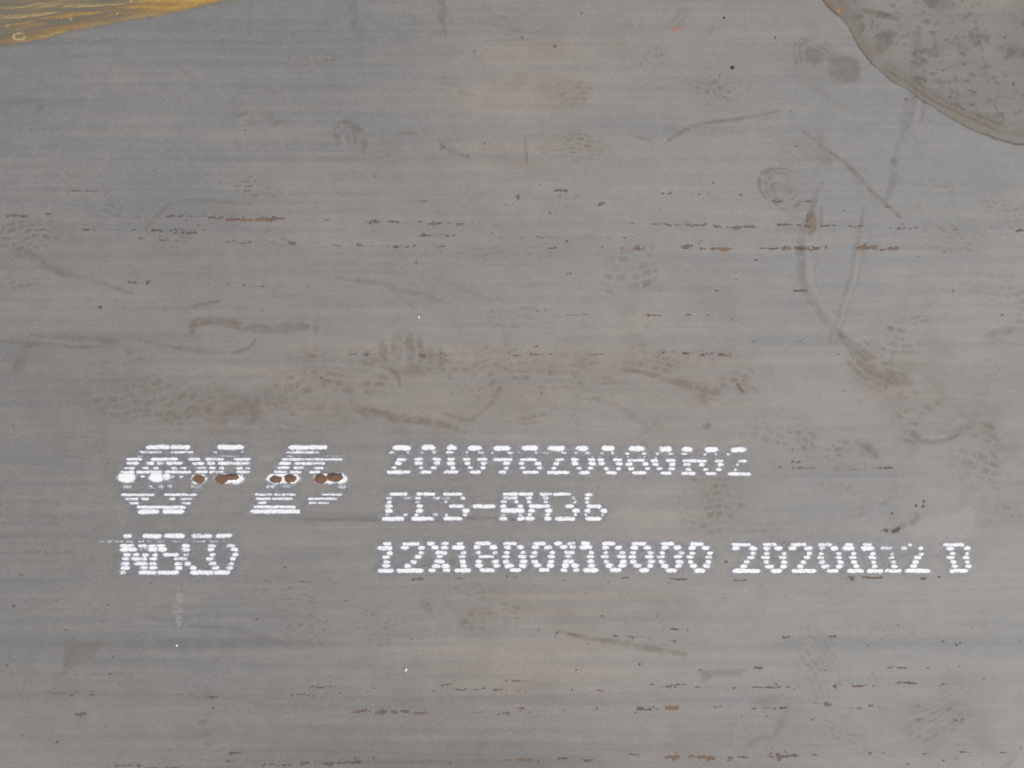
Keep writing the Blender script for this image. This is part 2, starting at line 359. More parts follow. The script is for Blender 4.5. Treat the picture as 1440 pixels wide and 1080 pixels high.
# ------------------------------------------------------------------ marks on the plate
# long smears
for a in [
    (dust, [(42, 362), (90, 384), (140, 399), (187, 414)], (8, 4), .55),
    (dust, [(20, 352), (60, 372), (100, 382)], (16, 6), .35),
    (dust, [(0, 478), (60, 484), (120, 490), (160, 486)], 3, .6),
    (dust, [(45, 472), (100, 476), (135, 479)], 6, .5),
    (dust, [(140, 478), (165, 480)], 11, .5),
    (olive, [(38, 487), (28, 510), (20, 528)], (14, 8), .5),
    (dust, [(270, 468), (276, 455), (300, 450), (340, 457), (395, 463), (432, 460)], 9, .7),
    (dust, [(385, 462), (425, 459)], 12, .5), (dust, [(443, 452), (445, 465)], 6, .6),
    (scuff, [(263, 437), (285, 428), (308, 423)], (5, 3), .7),
    (dust, [(195, 478), (250, 490), (300, 495), (345, 490), (360, 476)], 4, .5),
    (dust, [(470, 392), (540, 400), (620, 422)], (4, 7), .4),
    (dust, [(205, 320), (222, 300), (250, 285), (290, 282), (350, 288)], (6, 4), .4),
    (dust, [(940, 197), (970, 180), (1005, 173), (1050, 165), (1092, 157)], (5, 3), .75),
    (dust, [(895, 195), (915, 197)], 3, .5),
    (dust, [(1130, 185), (1180, 225), (1220, 262), (1268, 303)], (4, 5), .65),
    (dust, [(1145, 190), (1162, 225)], 22, .35), (scuff, [(1150, 195), (1163, 222)], 5, .35),
    (scuff, [(1157, 255), (1147, 280), (1130, 320), (1125, 360), (1132, 400), (1152, 440), (1180, 468)], (7, 10), .65),
    (dust, [(1180, 468), (1205, 498), (1240, 522), (1275, 540)], (10, 20), .5),
    (scuff, [(1148, 350), (1147, 390), (1160, 425)], 3, .35),
    (scuff, [(1216, 290), (1208, 330), (1196, 385), (1180, 440), (1165, 478)], 5, .6),
    (scuff, [(1226, 320), (1212, 375), (1188, 445), (1174, 480)], 2.5, .35),
    (scuff, [(1290, 40), (1288, 90), (1283, 140)], 10, .6),
    (scuff, [(1297, 65), (1297, 110), (1295, 170)], 5, .5),
    (scuff, [(1278, 135), (1275, 165), (1270, 200)], (16, 8), .45),
    (scuff, [(1265, 205), (1256, 250), (1249, 280)], 7, .5), (scuff, [(1260, 222), (1258, 230)], 7, .9),
    (scuff, [(1259, 495), (1254, 520), (1246, 547)], (4, 3), .6),
    (scuff, [(1256, 695), (1236, 711)], 3, .5),
    (olive, [(783, 890), (830, 898), (880, 906), (965, 919)], (5, 7), .8),
    (scuff, [(783, 890), (830, 898), (850, 901)], 3, .5),
    (scuff, [(200, 868), (250, 873)], 3, .4), (scuff, [(270, 880), (330, 886), (372, 896), (393, 905)], (3, 7), .5),
    (scuff, [(285, 883), (345, 886), (388, 897)], 2, .4),
    (scuff, [(296, 936), (311, 919)], 2.5, .5),
    (dust, [(872, 519), (925, 531), (985, 545), (1000, 556)], (2, 14), .75),
    (dust, [(960, 535), (1000, 548), (1012, 540)], 20, .4), (dust, [(990, 560), (999, 575)], 7, .4),
    (dust, [(620, 203), (640, 211), (658, 220)], 4, .7), (dust, [(618, 198), (632, 204)], 8, .3),
    (dust, [(738, 190), (739, 228)], 3, .5), (scuff, [(680, 58), (720, 57), (760, 54)], 2, .4),
    (dust, [(515, 510), (545, 517), (558, 528), (562, 542)], (3, 4), .6),
    (dust, [(492, 545), (497, 568), (520, 580), (580, 590), (640, 602)], (12, 8), .6),
    (dust, [(380, 560), (440, 575), (520, 585)], 26, .22),
    (scuff, [(944, 30), (962, 10)], 5, .5), (scuff, [(952, 36), (968, 14)], 4, .4),
    (scuff, [(1025, 0), (1021, 9)], 4, .5), (scuff, [(995, 50), (1004, 38)], 4, .35),
    (scuff, [(352, 0), (350, 20), (349, 50)], 5, .35), (scuff, [(498, 0), (497, 18), (498, 40)], (11, 5), .55),
    (scuff, [(618, -5), (624, 12), (621, 30), (626, 50)], (12, 4), .65), (scuff, [(605, 47), (630, 46)], 6, .4),
    (dust, [(682, 8), (694, 22), (712, 24)], 6, .3),
    (scuff, [(332, 167), (350, 158)], 5, .8), (scuff, [(383, 175), (398, 171)], 5, .7),
    (dust, [(353, 172), (370, 158), (385, 172)], 12, .4), (dust, [(370, 125), (400, 138)], 6, .3),
    (dust, [(1120, 200), (1160, 210)], 10, .3),
    (scuff, [(1371, 28), (1376, 52), (1381, 70), (1386, 90)], 3.5, .7), (scuff, [(1376, 62), (1356, 72), (1345, 50)], 5, .5),
    (scuff, [(1386, 98), (1392, 118)], 4, .6), (scuff, [(1240, 17), (1262, 27)], 4, .9), (olive, [(1212, 14), (1232, 20), (1252, 27)], 6, .7),
    (scuff, [(1350, 75), (1352, 88)], 6, .35),
    (dust, [(655, 795), (668, 815), (690, 810)], 6, .2),
    (dust, [(593, 838), (600, 855), (612, 870)], (10, 5), .3), (dust, [(640, 858), (700, 862)], 5, .25),
    (scuff, [(1258, 660), (1262, 690)], 3, .3),
    (dust, [(1280, 618), (1320, 622), (1350, 610)], (6, 5), .5), (dust, [(1205, 622), (1222, 628), (1235, 642)], 9, .5),
    (dust, [(1390, 470), (1428, 462)], 9, .45), (dust, [(1400, 475), (1412, 490)], 14, .25),
    (olive, [(0, 420), (60, 424), (62, 432)], 10, .18),
    (scuff, [(1030, 945), (1110, 960)], 4, .15), (scuff, [(1060, 1040), (1035, 1010), (1030, 1050), (1040, 1060)], 3, .25),
    (dust, [(1080, 1040), (1100, 1010), (1112, 985)], 8, .3), (dust, [(1050, 1048), (1075, 1035)], 6, .4),
    (scuff, [(470, 1060), (400, 1050)], 2, .2), (scuff, [(370, 1037), (480, 1040)], 3, .25),
    (dust, [(510, 732), (760, 728)], 2.4, .4), (dust, [(430, 729), (560, 731), (700, 729)], 1.8, .8),
    (scuff, [(1255, 790), (1270, 783), (1290, 778)], 2.5, .4),
]:
    stroke(a[0], a[1], a[2], a[3])
# wiped lighter lines that run beside the scuffs
for a in [([(1134, 312), (1134, 345), (1142, 385), (1158, 425), (1178, 450)], 3.2, .5), ([(1156, 250), (1152, 290), (1150, 318)], 3, .45),
          ([(1212, 345), (1200, 395), (1185, 440)], 2.4, .3), ([(1292, 60), (1293, 150)], 3, .3), ([(1291, 130), (1287, 168)], 4, .35),
          ([(1178, 245), (1174, 275)], 2.5, .25), ([(50, 480), (160, 487)], 2.2, .3), ([(550, 470), (549, 500)], 2.5, .35),
          ([(568, 470), (570, 500)], 2.5, .35), ([(585, 473), (585, 502)], 2.5, .3), ([(545, 503), (570, 499), (595, 510), (610, 500), (613, 488)], 3, .4),
          ([(598, 485), (597, 502)], 2.2, .3), ([(1175, 755), (1178, 700)], 2, .12), ([(1378, 693), (1366, 712), (1290, 757)], 1.8, .3),
          ([(905, 180), (940, 192), (955, 198)], 3, .2), ([(880, 512), (905, 524), (980, 536)], 2.5, .3), ([(795, 562), (870, 580)], 2.5, .25),
          ([(1010, 620), (1025, 595), (1035, 570)], 3, .25), ([(1120, 600), (1150, 610), (1200, 618)], 3, .3),
          ([(660, 17), (700, 32)], 3, .12), ([(560, 860), (540, 858), (520, 870)], 3, .2)]:
    stroke(light, a[0], a[1], a[2] * .6)
stroke(light, [(254, 830), (254, 850), (252, 885)], 6, .75, rough=2.2)
stroke(light, [(247, 852), (246, 862)], 4, .6, rough=2.2)
# filled patches
poly(dust, [(94, 898), (142, 903), (134, 928), (110, 934), (88, 946)], .62, soft=2.2, warp=.9)
poly(dust, [(985, 944), (1052, 938), (1040, 950), (1006, 952), (988, 962)], .5)
poly(light, [(1284, 742), (1325, 722), (1366, 710), (1380, 750), (1330, 762), (1290, 756)], .5, soft=4.5, warp=1)
poly(dust, [(150, 812), (160, 812), (160, 816), (150, 816)], .3)
blob(dust, 322, 580, 42, 32, .26, 20, soft=.4, rough=.55)
ring(dust, 322, 578, 40, 30, 4, .4, -40, 60)
stroke(dust, [(338, 555), (355, 575), (360, 592)], 6, .6)
blob(dust, 80, 946, 12, 6, .25)
# round and heel prints
ring(dust, 490, 192, 21, 18, 7, .8, 0, 180)
for x in (474, 487, 497, 511):
    stroke(dust, [(x, 184), (x + 1, 200)], 5, .6, rough=1.2)
stroke(dust, [(511, 190), (512, 215)], 7, .5); stroke(dust, [(473, 190), (474, 204)], 7, .5)
for r in (30, 22, 13):
    ring(dust, 1100, 266, r, r * .85, 4, .42, 60, 330)
ring(dust, 1100, 264, 30, 26, 4, .6, 110, 190); blob(dust, 1100, 268, 12, 9, .35); blob(dust, 1108, 270, 30, 24, .15)
for r in (33, 25, 17):
    ring(dust, 1148, 82, r, r * .75, 3.5, .4, 20, 200)
blob(dust, 1147, 77, 12, 9, .75, rough=.3); blob(dust, 1188, 98, 24, 19, .75, 10, soft=.25, rough=.5); blob(dust, 1150, 88, 34, 18, .3)
blob(scuff, 1185, 115, 30, 5, .25); blob(scuff, 1172, 72, 16, 10, .2)
# handlike fan of marks under the middle
for x0, y0, x1, y1, w in ((538, 480, 542, 505, 8), (556, 472, 560, 500, 14), (577, 476, 577, 503, 11), (590, 478, 592, 505, 8), (604, 492, 603, 506, 13)):
    stroke(dust, [(x0, y0), (x1, y1)], w, .5, rough=.5)
blob(dust, 572, 517, 28, 10, .45); stroke(dust, [(598, 520), (618, 508), (618, 490)], 7, .4); blob(light, 625, 545, 22, 16, .15)
# boot prints
for i, a in enumerate([
    (dust, 915, 105, 6, 6, 12, 8, -28, .75), (dust, 965, 68, 4, 3, 12, 7, 20, .35), (dust, 1000, 130, 6, 4, 11, 7, 40, .4), (dust, 1000, 62, 7, 3, 13, 7, 15, .3),
    (dust, 884, 378, 4, 5, 19, 12, -4, .65), (dust, 165, 540, 5, 8, 19, 11, -14, .6), (dust, 240, 530, 7, 9, 18, 12, -20, .38), (dust, 40, 335, 8, 5, 14, 9, -4, .55),
    (dust, 30, 385, 6, 6, 13, 8, -4, .5), (dust, 440, 85, 7, 3, 13, 9, 0, .4), (dust, 260, 345, 3, 5, 12, 8, 0, .5), (dust, 205, 348, 6, 2, 16, 9, 0, .3),
    (dust, 365, 262, 5, 5, 13, 7, -8, .55), (dust, 470, 238, 6, 4, 14, 8, -6, .4), (dust, 810, 205, 7, 6, 14, 6, 0, .4), (dust, 800, 190, 5, 3, 11, 5, 0, .35),
    (dust, 1310, 275, 5, 6, 13, 8, 0, .4), (dust, 1412, 290, 5, 7, 14, 8, 0, .42), (dust, 1290, 470, 5, 5, 17, 10, 0, .42), (dust, 1230, 520, 5, 6, 16, 9, 35, .4),
    (dust, 1185, 630, 8, 6, 16, 10, 20, .45), (dust, 1070, 592, 8, 5, 15, 10, 12, .45), (dust, 1330, 600, 8, 7, 19, 12, 30, .3), (dust, 1400, 690, 6, 8, 17, 11, 10, .42),
    (dust, 1170, 710, 6, 6, 17, 10, -12, .42), (dust, 1000, 710, 6, 8, 15, 10, 5, .3), (dust, 560, 880, 8, 6, 15, 9, -10, .28), (dust, 690, 860, 8, 6, 15, 10, 8, .26),
    (dust, 720, 360, 6, 3, 18, 9, 0, .3), (dust, 660, 350, 5, 2, 18, 9, 0, .28), (dust, 640, 400, 5, 3, 13, 8, 20, .28), (dust, 730, 452, 6, 4, 16, 10, 0, .32),
    (dust, 830, 480, 6, 5, 17, 11, 0, .32), (dust, 440, 545, 6, 5, 18, 12, -5, .3), (dust, 390, 600, 6, 4, 17, 10, 8, .36), (dust, 300, 595, 9, 4, 16, 10, 3, .33),
    (dust, 905, 500, 7, 5, 15, 10, 18, .36), (dust, 1325, 1000, 7, 7, 15, 9, -30, .26), (dust, 1150, 930, 7, 6, 17, 10, 60, .28), (dust, 430, 892, 6, 5, 12, 8, -40, .4),
    (dust, 110, 620, 6, 4, 16, 9, 0, .25), (dust, 60, 770, 7, 5, 16, 10, 0, .22), (dust, 640, 690, 9, 6, 16, 10, -10, .2), (dust, 900, 640, 9, 4, 16, 10, 0, .25),
    (scuff, 1330, 100, 8, 9, 15, 9, 30, .35), (scuff, 1405, 60, 6, 9, 14, 9, -20, .3), (dust, 775, 590, 7, 4, 15, 10, 0, .3), (dust, 280, 1020, 7, 4, 16, 8, 0, .22),
    (dust, 480, 520, 9, 6, 18, 11, 6, .34), (dust, 300, 480, 8, 4, 16, 9, 10, .28), (dust, 670, 520, 8, 6, 17, 10, -8, .26), (dust, 1040, 520, 7, 5, 17, 10, 25, .30), (dust, 800, 540, 9, 5, 17, 11, 4, .26), (dust, 1120, 760, 8, 5, 17, 10, 0, .24), (dust, 1400, 400, 5, 7, 15, 9, 0, .26), (dust, 1020, 110, 6, 5, 12, 8, 35, .34), (scuff, 560, 330, 8, 4, 16, 9, 0, .2),
    (dust, -30, 700, 6, 8, 16, 10, 10, .4), (dust, 1475, 450, 6, 8, 16, 10, 10, .4), (dust, 700, -35, 8, 4, 15, 9, 0, .4), (dust, 860, 1115, 8, 4, 15, 9, 0, .4)]):
    tread(*a, seed=i)
# faint older prints and rubs all over
gr_ = np.random.default_rng(77)
for i in range(120):
    x, y = gr_.uniform(-40, 1480), gr_.uniform(-40, 1120)
    if 500 < x < 1400 and 620 < y < 815 or 140 < x < 500 and 600 < y < 815:
        continue
    c = dust if gr_.random() < .75 else scuff
    t = gr_.random()
    k = gr_.uniform(.10, .26)
    if t < .45:
        tread(c, x, y, int(gr_.integers(3, 8)), int(gr_.integers(3, 7)), gr_.uniform(11, 19), gr_.uniform(6, 11), gr_.uniform(-40, 40), k * 1.25, seed=i + 900, drop=.4)
    elif t < .75:
        a = gr_.normal(0, .45); L = gr_.uniform(25, 110); cv = gr_.normal(0, .12) * L
        dx, dy = math.cos(a) * L, math.sin(a) * L
        stroke(c, [(x, y), (x + dx / 2 - dy * cv / L, y + dy / 2 + dx * cv / L), (x + dx, y + dy)], (gr_.uniform(1.5, 5), gr_.uniform(2, 9)), k * 1.3)
    else:
        blob(c, x, y, gr_.uniform(12, 50), gr_.uniform(5, 18), k * .8, gr_.uniform(-20, 20), soft=.5, rough=.8, warp=2)
for i in range(70):
    x, y = gr_.uniform(0, 1440), gr_.uniform(0, 1080)
    a = gr_.normal(0, .9); L = gr_.uniform(8, 30)
    stroke(scuff if gr_.random() < .6 else light, [(x, y), (x + L * math.cos(a), y + L * math.sin(a))], gr_.uniform(1.2, 2.2), gr_.uniform(.15, .4))
# fine ribbed print
s = win(145, 445, 225, 505, 0)
rib = np.sin(((V[s] + 0.16 * U[s]) / 4.0) * 2 * math.pi)
env = np.exp(-(((U[s] - 172) / 28) ** 2 + ((V[s] - 462) / 24) ** 4))
dust[s] = np.clip(dust[s] + 0.22 * env * (rib > 0.1) * (1 + 0.4 * n2[s]), 0, 1)
# large soft stains: brown dust dragged over the scale
for a in [(60, 345, 70, 35, .16), (170, 545, 90, 50, .18), (320, 580, 70, 40, .16), (560, 560, 200, 40, .16), (940, 540, 150, 45, .22), (1330, 560, 100, 50, .38),
          (1395, 615, 34, 22, .4), (1180, 640, 140, 34, .16), (1020, 700, 60, 50, .14), (1250, 520, 90, 22, .18), (820, 500, 150, 30, .16), (420, 480, 80, 40, .12),
          (30, 510, 50, 35, .15), (1330, 1010, 100, 40, .2), (560, 600, 200, 30, .12), (700, 850, 220, 30, .14), (1100, 1010, 60, 50, .16), (1400, 700, 70, 60, .16),
          (260, 345, 50, 16, .12), (330, 390, 180, 20, .07), (1380, 990, 80, 60, .12), (1050, 465, 120, 18, .08)]:
    blob(dust, *a, soft=.8, rough=.35, warp=5)

# rust along the rolling direction
for i, a in enumerate([
    (8, 40, 303, .62, .1), (55, 75, 302, .7, .1), (150, 160, 303, .3, 0), (200, 212, 304, .35, 0), (233, 258, 304, .95, .75), (262, 290, 306, .6, .3), (290, 345, 307, .95, .75), (340, 401, 308.5, 1.05, .95),
    (420, 440, 311, .35, 0), (455, 482, 311, .65, .1), (510, 535, 312, .5, 0), (545, 598, 312, .4, 0), (602, 622, 314, .85, .3), (625, 652, 314, .7, .2), (662, 682, 315, 1, .3), (684, 702, 316, .5, 0),
    (757, 763, 315, .5, 0), (797, 805, 317, .5, 0), (868, 900, 316, .35, 0), (915, 995, 316.5, .72, .35), (1000, 1014, 318, .8, .2), (1020, 1065, 318, .55, .1), (1072, 1082, 318, .6, 0), (1090, 1126, 316, .85, .2), (1126, 1142, 318, .8, .6),
    (1155, 1178, 318, .55, 0), (1193, 1213, 318, .75, .3), (1230, 1290, 320, .45, .2), (1340, 1350, 322, .6, .1), (1390, 1400, 321, .5, 0), (1428, 1445, 324, .8, .2),
    (0, 12, 335, .6, 0), (62, 70, 335, .75, .2), (117, 123, 337, .6, 0), (180, 200, 336, .35, 0), (224, 240, 337, .7, 1), (305, 355, 341, .38, 0), (400, 416, 342, .85, .3), (440, 452, 342, .4, 0), (458, 480, 344, .62, .1),
    (483, 492, 340, .5, 0), (500, 512, 344, .75, .2), (520, 545, 345, .6, .1), (553, 584, 345.5, .6, .1), (600, 626, 347.5, .72, .3), (630, 662, 348, .7, .1), (700, 712, 349, .3, 0), (770, 782, 350, .85, .5), (838, 850, 348, .6, 0),
    (872, 880, 349, .6, 0), (891, 906, 347, .95, .7), (905, 930, 349.5, .7, .5), (958, 976, 347, .9, .5), (982, 990, 348, .8, .1), (997, 1032, 348.5, .85, .6), (1040, 1055, 349, .5, .1), (1058, 1094, 350, .6, .1), (1098, 1112, 349, .8, .6),
    (1117, 1132, 348, .9, .3), (1134, 1162, 348, .95, .4), (1205, 1234, 348, 1.15, 1), (1236, 1246, 352, .6, .1), (1246, 1264, 347, .85, .3), (1288, 1300, 349, .6, 0), (1310, 1318, 349, .7, 0), (1290, 1295, 362, .5, 0),
    (970, 1060, 272, .38, 0), (780, 800, 268, .6, 0), (785, 812, 275, .55, 0), (835, 885, 282, .3, 0), (840, 850, 287, .5, 0), (930, 960, 271, .45, 0), (1085, 1100, 285, .5, 0), (1128, 1140, 285, .7, 0), (592, 600, 281, .6, 0), (550, 560, 278, .4, 0),
    (0, 30, 320, .3, 0), (0, 170, 323, .26, 0), (213, 290, 323, .3, 0), (20, 24, 307, .4, 0), (60, 165, 268, .25, 0), (180, 280, 325, .25, 0), (700, 880, 333, .3, .2), (570, 640, 330, .26, 0), (180, 192, 397, .5, 0), (203, 211, 398, .85, .0), (288, 306, 399.5, .75, .6), (318, 400, 401, .3, 0), (430, 438, 402, .5, 0),
    (440, 450, 437, .4, 0), (360, 372, 437, .4, 0), (400, 450, 440, .3, 0), (563, 575, 441, .3, 0), (725, 770, 440, .55, .1), (795, 830, 443, .55, .1), (905, 935, 444, .55, 0), (965, 975, 442, .7, 0), (993, 1008, 442, .55, 0), (1005, 1015, 409, .5, 0), (1115, 1135, 409, .62, 0), (1170, 1182, 445, .55, .1),
    (487, 505, 498, .5, .5), (510, 528, 498, .62, .7), (590, 640, 499, .3, 0), (700, 820, 499, .3, 0), (815, 850, 498, .5, .3), (925, 975, 497, .5, .3), (985, 1005, 499, .62, .3), (1010, 1040, 499, .4, .1),
    (515, 620, 814, .42, .1), (640, 655, 815, .45, 0), (722, 726, 813, .7, 0), (790, 798, 814, .6, 0), (874, 884, 813, .6, .1), (940, 965, 813, .6, .1), (1000, 1006, 813, .5, 0), (1030, 1055, 815, .4, 0), (1176, 1184, 813, .6, 0), (1190, 1201, 813, .95, .5), (1212, 1240, 813, .8, .7), (1295, 1303, 814, .9, .2), (420, 440, 818, .3, 0),
    (1112, 1145, 658, .42, 0), (1196, 1206, 660, .6, 0), (1232, 1240, 658, .5, 0), (1243, 1255, 658, .85, .2), (1112, 1128, 650, .55, 0), (930, 960, 885, .45, 0),
    (740, 775, 889, .55, 0), (775, 790, 890, .6, 0), (745, 755, 900, .5, 0), (862, 875, 894, .6, 0), (880, 915, 896, .5, .1), (935, 950, 900, .6, 0), (1100, 1110, 895, .7, 0), (1160, 1175, 896, .7, 0), (1220, 1260, 892, .35, 0), (1275, 1325, 891, .4, .1), (1340, 1350, 905, .5, .5),
    (1245, 1275, 938, .55, .3), (1320, 1352, 939, .5, .2), (982, 990, 944, .7, 0), (1060, 1072, 940, .6, 0), (1155, 1165, 941, .5, 0), (620, 640, 962, .55, .1), (700, 745, 957, .42, 0),
    (515, 600, 973, .5, 0), (605, 632, 973, .75, .3), (640, 680, 970, .5, .1), (690, 740, 971, .35, 0), (795, 812, 970, .8, .3), (828, 848, 971, .65, .1), (905, 920, 962, .7, .1), (930, 960, 964, .6, .3),
    (960, 985, 966, .65, 0), (1030, 1130, 967, .6, .1), (1085, 1115, 962, .5, 0), (1170, 1230, 964, .62, .1), (1255, 1290, 963, .6, .1), (1320, 1335, 963, .5, 0), (1375, 1400, 955, .42, 0), (20, 160, 977, .3, 0), (200, 240, 975, .35, 0), (246, 258, 978, .8, 0), (265, 300, 979, .5, 0), (295, 306, 979, .8, 0), (410, 480, 976, .5, .1), (435, 470, 965, .5, .2),
    (106, 121, 1004, .95, .0), (243, 258, 1008, .4, 0), (330, 370, 1002, .3, 0), (403, 408, 1003, .6, 0), (408, 414, 1018, .4, 0), (495, 520, 1001, .8, .55), (528, 560, 1001, .85, .45), (563, 575, 999, .8, .2), (584, 600, 1000, 1, .4), (640, 680, 1001, .5, .3), (698, 718, 1005, .7, .4), (724, 738, 996, .5, 0), (784, 794, 996, .85, .3), (838, 842, 997, .6, 0),
    (896, 925, 997, .95, .7), (936, 954, 994, .95, .6), (972, 1018, 994, .6, .1), (1056, 1085, 997, .7, .6), (1085, 1115, 997, .8, .4), (1123, 1128, 998, .5, 0), (1145, 1150, 991, .8, .3), (1158, 1168, 989, .8, .1), (1190, 1212, 996, .75, .1), (1222, 1248, 993, .95, .3), (1300, 1345, 993, .45, .1), (1350, 1356, 989, .6, 0), (1138, 1144, 1012, .7, 0), (1170, 1175, 1012, .6, 0),
    (322, 345, 1060, .8, .1), (312, 335, 1070, .45, .2), (150, 200, 1077, .5, .2), (200, 260, 1079, .6, .4), (365, 385, 1073, .85, .1), (388, 410, 1076, .6, .3), (420, 435, 1072, .85, .1), (440, 480, 1074, .7, .2), (478, 508, 1073, .9, .3), (520, 530, 1066, .6, 0), (570, 640, 1071, .4, 0), (620, 636, 1072, .6, 0), (710, 718, 1070, .7, 0),
    (728, 746, 1069, .95, .6), (752, 760, 1070, .8, .4), (780, 840, 1067, .5, .1), (884, 904, 1062, .85, .8), (936, 955, 1064, .95, .75), (965, 992, 1063, .8, 1), (994, 1006, 1065, 1.05, .6), (1014, 1020, 1066, .6, 0), (1022, 1030, 1066, .9, .4), (1036, 1052, 1064, .85, .2), (1076, 1122, 1063.5, 1.15, .85), (1140, 1150, 1062, .6, 0), (1205, 1225, 1060, .5, .1), (1240, 1260, 1059, .3, 0), (1296, 1302, 1059, .6, 0), (1350, 1368, 1058, .7, .1), (1400, 1440, 1056, .3, 0),
    (-55, -10, 303, .7, .4), (1450, 1495, 325, .7, .4), (-50, 0, 977, .5, .1), (1450, 1495, 962, .5, .1), (150, 600, 1095, .5, .3), (700, 1300, 1110, .5, .3), (200, 700, -30, .45, .2)]):
    x0, x1, y, k, o = a
    flecks(x0, x1, y, k * 0.93, o * 0.95, h=1.8 if k < .9 else 2.6, slope=0.0 if (y > 480 or x1 - x0 < 25) else 0.010)
# strewn pits by rows and by clouds
rowp = np.zeros_like(Z)
for y0, x0, x1, k in [(337, 0, 1440, .6), (312, 0, 1440, .55), (443, 300, 1440, .5), (498, 300, 1200, .55), (272, 0, 1440, .5), (968, 0, 1440, .8), (998, 300, 1440, .8), (893, 500, 1440, .7), (1066, 200, 1440, .9), (815, 400, 1440, .6), (940, 600, 1440, .5), (282, 780, 1000, .7), (658, 1050, 1300, .4), (400, 0, 1440, .35), (625, 1000, 1440, .3)]:
    rowp += k * np.exp(-((V - y0 - .006 * U) / 7) ** 2) * sstep(x0 - 40, x0 + 40, U) * (1 - sstep(x1 - 40, x1 + 40, U))
for cx, cy, rx, ry, k in [(790, 278, 25, 14, 1), (665, 262, 20, 18, .8), (700, 275, 60, 12, .8), (445, 960, 25, 14, 1.1), (1340, 60, 80, 60, .8), (770, 890, 40, 12, 1), (1100, 965, 140, 12, .9), (1300, 110, 70, 40, .7), (75, 850, 60, 30, .4), (330, 640, 60, 8, .5)]:
    rowp += k * np.exp(-((U - cx) / rx) ** 2 - ((V - cy) / ry) ** 2)
pit = sstep(3.1, 3.6, n2 * 0.75 + n1 * 0.75 + 0.9 * np.clip(rowp, 0, 1.2) + 0.25 * n5)
rdark = np.maximum(rdark, pit * .8)
for x, y, r in [(1030, 95, 2.4), (1018, 25, 1.5), (1090, 53, 1.5), (1012, 106, 1.3), (780, 65, 2.2), (141, 432, 2.6), (207, 398, 2.4), (1003, 257, 1.3), (1060, 480, 1), (1263, 879, 1.3), (797, 339, 2), (773, 299, 1.6), (1019, 841, 1.1),
                (1186, 549, 1), (967, 886, 1.2), (899, 934, 1.8), (810, 942, 1.3), (19, 852, 2), (300, 996, 1.5), (1125, 480, 1.2), (1308, 45, 1.5), (1354, 153, 1.5), (1413, 52, 1.5), (1336, 136, 2), (1180, 640, .8), (527, 248, 1.2), (1345, 907, 1.8), (1350, 904, 1.6), (1298, 712, 2.2), (1299, 705, 2), (1288, 711, 2), (1254, 722, 1.8), (1179, 498, 1.2)]:
    speck(rdark, x, y, r, .9)
stroke(scuff, [(52, 158), (58, 152)], 6, .5)
stroke(dust, [(67, 152), (72, 148)], 5, .5)
for x, y, r in [(1044, 550, 3), (1046, 535, 2), (1040, 546, 3.2), (1037, 541, 2.6), (1021, 790, 3.2), (1097, 657, 2.4)]:
    speck(rdark, x, y, r, .55)
stroke(olive, [(1243, 746), (1256, 747), (1268, 742), (1283, 737), (1291, 731), (1290, 724)], 7, 1.0, rough=1.6)
stroke(rdark, [(1246, 745), (1258, 746), (1266, 742)], 4, .8, rough=2)
blob(olive, 1265, 724, 16, 4, .5, rough=1.5); blob(olive, 1348, 737, 14, 8, .25, rough=2.0); blob(olive, 1300, 752, 30, 6, .15, rough=2)
stroke(dust, [(1140, 292), (1139, 330)], 10, .3); stroke(olive, [(1140, 300), (1139, 328)], 10, 1.0, rough=.6); stroke(rorange, [(1142, 304), (1141, 322)], 5, .4)
stroke(rdark, [(1134, 300), (1133, 318)], 2.5, .5); stroke(scuff, [(1153, 292), (1152, 318)], 5, .9)
blob(dust, 605, 793, 14, 6, .8, rough=1.2); blob(dust, 632, 791, 10, 5, .5, rough=1.4); blob(olive, 984, 788, 9, 4, .9); blob(dust, 907, 787, 5, 4, .6)
blob(dust, 1088, 790, 7, 4, .6); blob(dust, 1071, 786, 4, 4, .6); blob(dust, 992, 603, 6, 4, .8); blob(dust, 285, 1017, 9, 4, .6); blob(dust, 283, 1030, 20, 5, .45); blob(dust, 293, 1047, 9, 3, .5); blob(dust, 360, 987, 9, 3, .5)
blob(rdark, 520, 707, 4, 2, .3)
stroke(red, [(947, 45), (952, 42), (960, 43)], 4, .8, rough=1.4); stroke(red, [(950, 38), (958, 47)], 2, .5)
poly(red, [(103, 1070), (104, 1070), (104, 1071)], 0)

# warmth of the scale: brown bloom against blue grey scale, one value per 240 x 180 mm cell
WARM = np.array([[.30, .10, .16, .62, .40, .28, .52], [.14, .10, .24, .66, .44, .20, .18], [.18, .42, .46, .60, .50, .26, .24],
                 [.42, .66, .74, .86, .86, .62, .42], [.46, .46, .52, .58, .56, .38, .40], [.30, .34, .60, .78, .62, .42, .30], [.52, .52, .56, .58, .60, .58, .52]])
LIGHT_TONE = np.array([[-.55, -.5, -.4, -.1, 0, .1, .0], [-.5, -.35, -.25, .0, .1, .2, .2], [-.4, -.05, .15, .35, .35, .3, .15],
                 [-.40, -.1, .3, .55, .5, .3, .15], [-.35, -.2, .0, .1, .15, .22, .15], [-.3, -.25, -.02, .1, .22, .25, .2], [-.5, -.6, -1.3, -1.6, -.7, 0, .05]])  # light falloff across the plate and shade at bottom centre, painted into the colour


def field(tab):
    gx = np.clip(us / 240, 0, 5.999); gy = np.clip(vs / 180, 0, 5.999)
    ix = gx.astype(int); iy = gy.astype(int)
    tx = gx - ix; ty = gy - iy
    tx = tx * tx * (3 - 2 * tx); ty = ty * ty * (3 - 2 * ty)
    r0 = tab[:, ix] * (1 - tx) + tab[:, ix + 1] * tx
    return (r0[iy] * (1 - ty)[:, None] + r0[iy + 1] * ty[:, None]).astype(np.float32)


